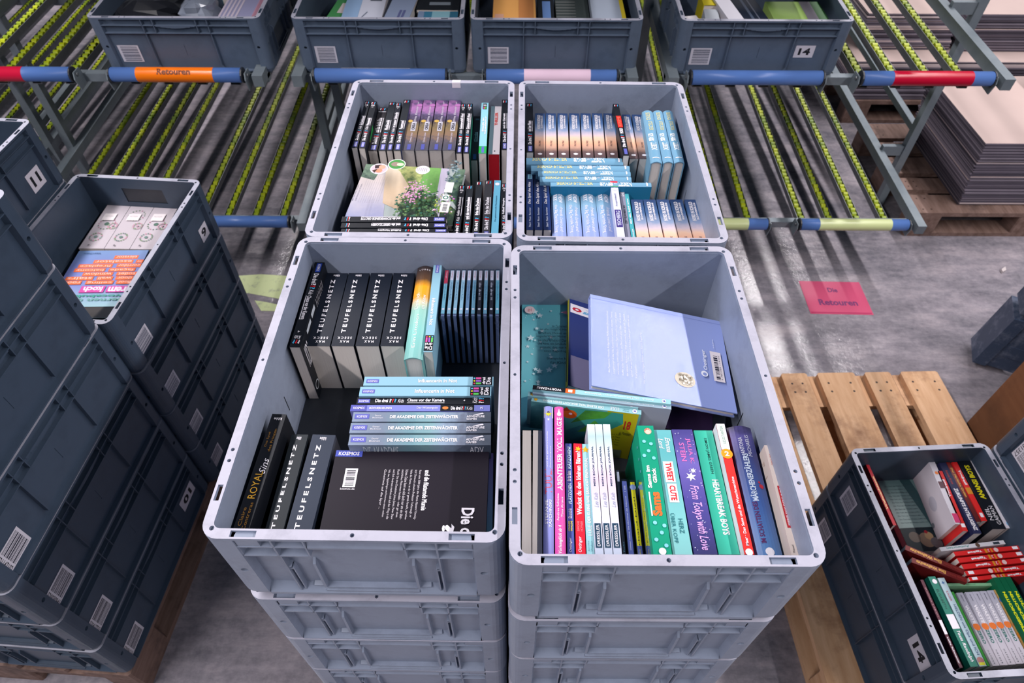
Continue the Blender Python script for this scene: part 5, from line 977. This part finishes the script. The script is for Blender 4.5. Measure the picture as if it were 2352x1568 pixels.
def rack(x0, label, tubes, upright_y):
    root = empty('flow_rack', (0, 0, 0)); tag(root, label, 'rack')
    for lv, z in ((0, -.372), (1, -1.045), (2, .330)):  # topmost level is added out of view and shades the lanes below
        mb = MB(); mb.box(x0 - .085, x0 + 1.165, YF + .034, YF + .064, z - .045, z - .015, M_STEEL); mb.build('cross_beam', root)
        mb = MB(); yy = 4.5; zz = z - .05 + (yy - YF) * math.tan(SL); mb.box(x0 - .085, x0 + 1.165, yy, yy + .03, zz - .04, zz, M_STEEL); mb.build('cross_beam', root)
        for x in (x0 - .066, x0 + 1.146): mb = MB(); rail(mb, x, z - .012, YF - .02, 4.95, .038, .042, M_STEEL); mb.build('side_rail', root)
        for l in LANES:
            for k in range(4):
                c = bpy.data.objects.new('roller_track', CH); C.objects.link(c); c.parent = root; c.location = (x0 + l + .012 + .1245 * k + .03, YF + .045, z - .032); c.rotation_euler = (SL, 0, R(-.6))
                w_ = bpy.data.objects.new('wheel_row', WHL); C.objects.link(w_); w_.parent = c
        for l, tb in zip(LANES, tubes[lv] if lv < 2 else (([], ''), ([], ''))):
            tube(root, x0 + l, z, tb[0], tb[1], lbl='strip' if (lv == 0 and l == 0 and -1 < x0 < 0) else None)
    for x in (x0 - .045, x0 + 1.125):
        sx = -1 if x < x0 else 1; off = .15 if (sx > 0 and x0 > .6) else .044
        for y in (upright_y, 4.62):
            if off > .1:
                for zz in (-.362, -1.035): mb = MB(); zt = zz + (y - YF) * math.tan(SL); mb.box(x + .03, x + off, y - .012, y + .012, zt - .03, zt + .02, M_STEEL); mb.build('bracket', root)
            mb = MB(); mb.box(x + sx * off - .018, x + sx * off + .018, y - .018, y + .018, FLOOR + .001, .70, M_STEEL); mb.build('upright', root)
        mb = MB(); rail(mb, x + sx * off, -.93, upright_y, 4.62, .03, .03, M_STEEL); mb.build('tie_bar', root)
    return root
BL = []
rack(-2.07, 'grey roller flow rack bay at the left with orange-taped roller', (((([(.0, .64, (196, 24, 60))]), 'Retouren'), ([(.2, .79, (240, 118, 20))], 'Retouren')), (([], ''), ([], ''))), 2.84)
rack(-.715, 'grey roller flow rack bay in the middle behind the open crates', ((([(.2, .73, (214, 210, 222))] and [], ''), ([(.29, .80, (226, 196, 216))], '')), (([], ''), ([], ''))), 2.84)
rack(.645, 'grey roller flow rack bay at the right with red-taped roller', ((([], ''), ([(.23, .84, (186, 16, 50))], '')), (([(.1, .82, (196, 206, 150))], ''), ([(.17, .84, (196, 206, 150))], ''))), 2.84)
rack(-3.43, 'grey roller flow rack bay at the far left picture corner', ((([], ''), ([], '')), (([], ''), ([], ''))), 2.84)
# crates on the rack
RC = []
for i, (u0, u1, num, lb) in enumerate(((190, 590, '', 'crate on the left rack bay holding black bags and clear film'), (676, 1052, '', 'crate on the middle rack bay with green and white books'), (1092, 1467, '', 'crate on the middle rack bay with orange-brown book'), (1562, 1968, '14', 'crate numbered 14 on the right rack bay'))):
    a, b = at(u0, 46, -.186), at(u1, 46, -.186); cx = (a.x + b.x) / 2
    T = Matrix.Translation((cx, 2.336 + .2, -.182)) @ Matrix.Rotation(SL, 4, 'X') @ Matrix.Rotation(R(-90), 4, 'Z')
    o = crate(cx, 2.58, -.2, 0, 'grey ' + lb, tone=M_CRATE_M); o.matrix_world = Matrix.Translation((0, 0, .004)) @ T; RC.append((o, cx))
    sticker(o, 'R', -.205, -.135, .075, .062, 'bar', '', 40 + i)
    if num: sticker(o, 'R', .165, -.115, .07, .045, 'num', num)
up0 = None
for bx0 in (-3.43, -2.07, -.715):  # unseen crates added overhead to shade the left and middle bays
    for l in LANES:
        for j in range(3):
            if up0 is None: up0 = crate(0, 0, 0, 0, 'grey crate on the upper rack level above the picture', 'crates on the upper rack level', tone=M_CRATE_M); c = up0
            else: c = up0.copy(); C.objects.link(c)
            yy = YF + .245 + j * .41
            c.matrix_world = Matrix.Translation((bx0 + l + .235, yy, .306 + H + (yy - YF) * math.tan(SL))) @ Matrix.Rotation(SL, 4, 'X') @ Matrix.Rotation(R(-90), 4, 'Z')
def top_book(cx, u, v, w_, h_, zt, th, col, label, yaw=0, items=()):
    P = (cx + u, 2.536 + v, -.182 + zt + v * math.tan(SL)); root = empty('book', P, (SL, 0, R(yaw))); tag(root, label, 'book'); mb = MB(); m = col if not isinstance(col, tuple) else flat(col)
    mb.box(0, w_, 0, h_, -.002, 0, m); mb.box(0, w_, 0, h_, -th, -th + .002, m); mb.box(0, .002, 0, h_, -th + .002, -.002, m); decorate(mb, lambda a, b, e: (a, b, e), w_, h_, items); mb.build('cover', root)
    pb = MB(); pb.box(.002, w_ - .002, .002, h_ - .002, -th + .002, -.002, M_PAGES); pb.build('pages', root)
c0, c1, c2, c3 = [c for _, c in RC]
def bag(cx, u, v, sx, sy, sz, zt, m, name, label, seed):
    rr = random.Random(seed); mb = MB(); n, k = 14, 9; vs = []; 
    for j in range(k + 1):
        ph = math.pi * j / k
        for i in range(n):
            th = 2 * math.pi * i / n; q = 1 + rr.uniform(-.14, .14)
            ex = lambda t: math.copysign(abs(t) ** .6, t)
            vs.append((sx * ex(math.sin(ph)) * ex(math.cos(th)) * q, sy * ex(math.sin(ph)) * ex(math.sin(th)) * q, sz * math.cos(ph) * (1 + rr.uniform(-.12, .12))))
    mb.add(vs, [(j * n + i, j * n + (i + 1) % n, (j + 1) * n + (i + 1) % n, (j + 1) * n + i) for j in range(k) for i in range(n)], m)
    o = mb.build(name, None, (cx + u, 2.536 + v, -.182 + zt)); tag(o, label, 'bag' if 'bag' in name else 'film'); return o
M_BAG, _nt, _b = base('black_bag_film', .25, 0, .6); _b.inputs['Base Color'].default_value = rgb((26, 28, 34))
M_CRINK, _nt, _b = base('crinkled_clear_film', .2, 0, .7); _nt.links.new(mixc(_nt, noise(_nt, coord(_nt), 12, 5), rgb((70, 84, 104)), rgb((160, 166, 180))), _b.inputs['Base Color'])
bag(c0, -.12, -.03, .13, .13, .06, -.05, M_BAG, 'plastic_bag', 'crumpled black plastic bag in the left rack crate', 3)
bag(c0, .05, -.08, .06, .08, .05, -.035, M_CRINK, 'film_bundle', 'crumpled clear film wrap in the left rack crate', 4)
top_book(c0, .12, -.165, .15, .2, -.035, .16, (150, 150, 184), 'lilac striped book at right front of left rack crate', 0, [('r', .1 * i, .1 * i + .05, 0, 1, (200, 190, 206)) for i in range(5)] + [('r', .8, 1, 0, 1, (190, 140, 160))])
top_book(c0, .09, .045, .18, .1, -.03, .16, (60, 110, 120), 'teal and white packaged book at rear of left rack crate', -6, [('r', .0, .5, .3, .8, (200, 206, 216))])
top_book(c1, -.22, -.165, .09, .26, -.05, .14, (70, 140, 84), 'green book at the left of the middle rack crate', -8, [('r', .3, .7, .5, .8, (200, 190, 190))])
top_book(c1, -.145, -.165, .145, .30, -.035, .16, (196, 200, 216), 'white magazine with blue left half, middle rack crate', 0, [('r', 0, .4, 0, 1, (140, 170, 206)), ('r', .6, .9, .62, .66, (90, 96, 110)), ('q', [(.4, .1), (.6, .35), (.62, .33), (.42, .08)], (110, 120, 140))])
top_book(c1, .005, -.165, .09, .28, -.03, .165, (136, 150, 178), 'grey-blue magazine right of the white one in rack crate', -6, [('r', .5, .6, .2, .4, (90, 96, 140)), ('r', .65, .75, .2, .4, (90, 96, 140))])
top_book(c1, .125, -.165, .145, .13, -.045, .15, (60, 120, 150), 'blue book with pale centre at right of rack crate', 0, [('r', .35, .8, 0, 1, (130, 176, 190)), ('r', 0, .15, 0, 1, (120, 140, 170))])
top_book(c1, .115, -.03, .155, .16, -.04, .155, (28, 32, 38), 'black book behind the blue one in the rack crate', 0, [('r', .3, .8, .2, .35, (120, 130, 140)), ('r', .2, .9, .75, .9, (70, 140, 150))])
top_book(c2, -.225, -.165, .155, .3, -.035, .165, (206, 150, 84), 'orange-brown book at the left of its rack crate', 0, [('r', .05, .25, 0, .3, (196, 150, 130)), ('r', .6, .95, 0, 1, (180, 120, 70))])
top_book(c2, -.062, -.165, .06, .28, -.05, .15, (26, 30, 36), 'narrow black book beside orange-brown one with blue patch', 0, [('r', .3, .8, .3, .8, (90, 120, 170))])
top_book(c2, .005, -.165, .12, .28, -.045, .155, (58, 66, 66), 'dark grey-green magazine in the orange book\'s rack crate', 0, [('r', .0, .6, .08 * i, .08 * i + .03, (96, 100, 100)) for i in range(3, 12)])
top_book(c2, .13, -.165, .12, .3, -.025, .17, (150, 160, 176), 'pale grey magazine with yellow edge at right in rack crate', 0, [('r', .88, 1, 0, 1, (190, 170, 40))])
top_book(c3, -.26, -.165, .05, .07, -.03, .15, (200, 196, 200), 'small white packet at the front left of the numbered rack crate', 12)
top_book(c3, -.20, -.13, .05, .08, -.025, .15, (170, 176, 184), 'small grey packet beside the white one, numbered rack crate', -5)
top_book(c3, -.19, -.03, .055, .09, -.02, .16, (196, 180, 30), 'small yellow box in the numbered rack crate', 0)
top_book(c3, -.125, -.165, .055, .3, -.012, .18, (196, 194, 204), 'long white book standing out of the numbered rack crate', 8)
top_book(c3, -.055, -.165, .10, .28, -.04, .155, (28, 36, 54), 'dark navy book in the numbered rack crate', 6, [('r', .4, .5, 0, .9, (80, 90, 110)), ('r', .65, .7, 0, .9, (96, 100, 116))])
top_book(c3, .06, -.165, .20, .22, -.045, .15, (150, 180, 100), 'light green magazine with grey stripe, numbered rack crate', 0, [('r', .62, .82, 0, 1, (130, 124, 136)), ('r', .82, 1, 0, 1, (60, 100, 60))])
mb = MB(); mb.box(0, .24, 0, .17, -.004, 0, flat((140, 196, 130), .3), Matrix.Rotation(R(-12), 4, 'Z') @ Matrix.Rotation(R(14), 4, 'X')); o = mb.build('folder', None, (c3 - .02, 2.50, -.145)); tag(o, 'mint green folder lying slanted on the numbered rack crate', 'folder')
# ------------------------------------------------------------------ floor and things on it
mb = MB(); mb.box(-8, 9, -5, 10, FLOOR - .05, FLOOR, floor_mat()); tag(mb.build('floor'), kind='structure')
M_WALL, _nt, _b = base('grey_hall_wall', .8, 0, .2); _nt.links.new(mixc(_nt, noise(_nt, coord(_nt), 2, 3), rgb((110, 114, 120)), rgb((126, 130, 134))), _b.inputs['Base Color'])
for nm, bx_ in (('wall_back', (-8, 9, 10, 10.1)), ('wall_left', (-8.1, -8, -5, 10)), ('wall_right', (9, 9.1, -5, 10))):
    mb = MB(); mb.box(*bx_, FLOOR, 3.4, M_WALL); tag(mb.build(nm), kind='structure')
# open hall behind: rear wall far out of view
P4 = [at(u, v, FLOOR + .0012) for u, v in ((1833, 645), (1975, 650), (2007, 723), (1862, 720))]
o_ = P4[3]; ax = (P4[2] - P4[3]); ay = (P4[0] - P4[3]); W_ = ax.length; Hh = ay.length; ax.normalize(); ay = Vector((-ax.y, ax.x, 0))
F = lambda a, b, e: o_ + ax * a + ay * b + Vector((0, 0, e))
mb = MB(); mb.box(0, W_, 0, Hh, -.0008, 0, flat((206, 84, 120), .3), Matrix.Translation(o_) @ Matrix.Rotation(math.atan2(ax.y, ax.x), 4, 'Z'))
decorate(mb, F, W_, Hh, [('r', .02, .98, .02, .06, (180, 50, 96)), ('t', 'Die', .42, .58, .66, .80, (120, 60, 110), 0, .03), ('t', 'Retouren', .2, .82, .26, .44, (120, 60, 110), 0, .03)])
root = empty('floor_sign', (0, 0, 0)); tag(root, 'pink paper sign taped on the floor right of the crates', 'sign'); mb.build('sheet', root)
def poly_thing(name, pts, c, label, cat, h=.001):
    P = [at(u, v, FLOOR) for u, v in pts]; P = [(p.x, p.y) for p in P]
    area = sum(P[i][0] * P[(i + 1) % len(P)][1] - P[(i + 1) % len(P)][0] * P[i][1] for i in range(len(P)))
    if area < 0: P.reverse()
    mb = MB(); mb.prism(P, FLOOR + .0004, FLOOR + h + .0004, c if not isinstance(c, tuple) else flat(c, .6)); o = mb.build(name); return tag(o, label, cat)
GP, _nt, _b = base('worn_green_paint', .6); _nt.links.new(mixc(_nt, ramp(_nt, noise(_nt, coord(_nt), 18, 6, .7), [(0, '000000'), (.58, '000000'), (.70, 'ffffff')]), rgb((210, 222, 168)), rgb((150, 156, 138))), _b.inputs['Base Color'])
poly_thing('paper_sheet', [(540, 634), (600, 630), (664, 634), (668, 690), (640, 686), (612, 681), (585, 676), (560, 672)], GP, 'worn pale green paper sheet on the floor behind the stacks', 'paper')
poly_thing('paper_scrap', [(585, 690), (612, 694), (640, 700), (655, 715), (600, 714)], GP, 'torn smaller green paper piece nearer the middle stack', 'paper')
poly_thing('paper_scrap', [(2297, 622), (2306, 616), (2308, 624), (2300, 628)], (206, 196, 196), 'tiny white paper scrap on the floor at the right', 'paper', .012)
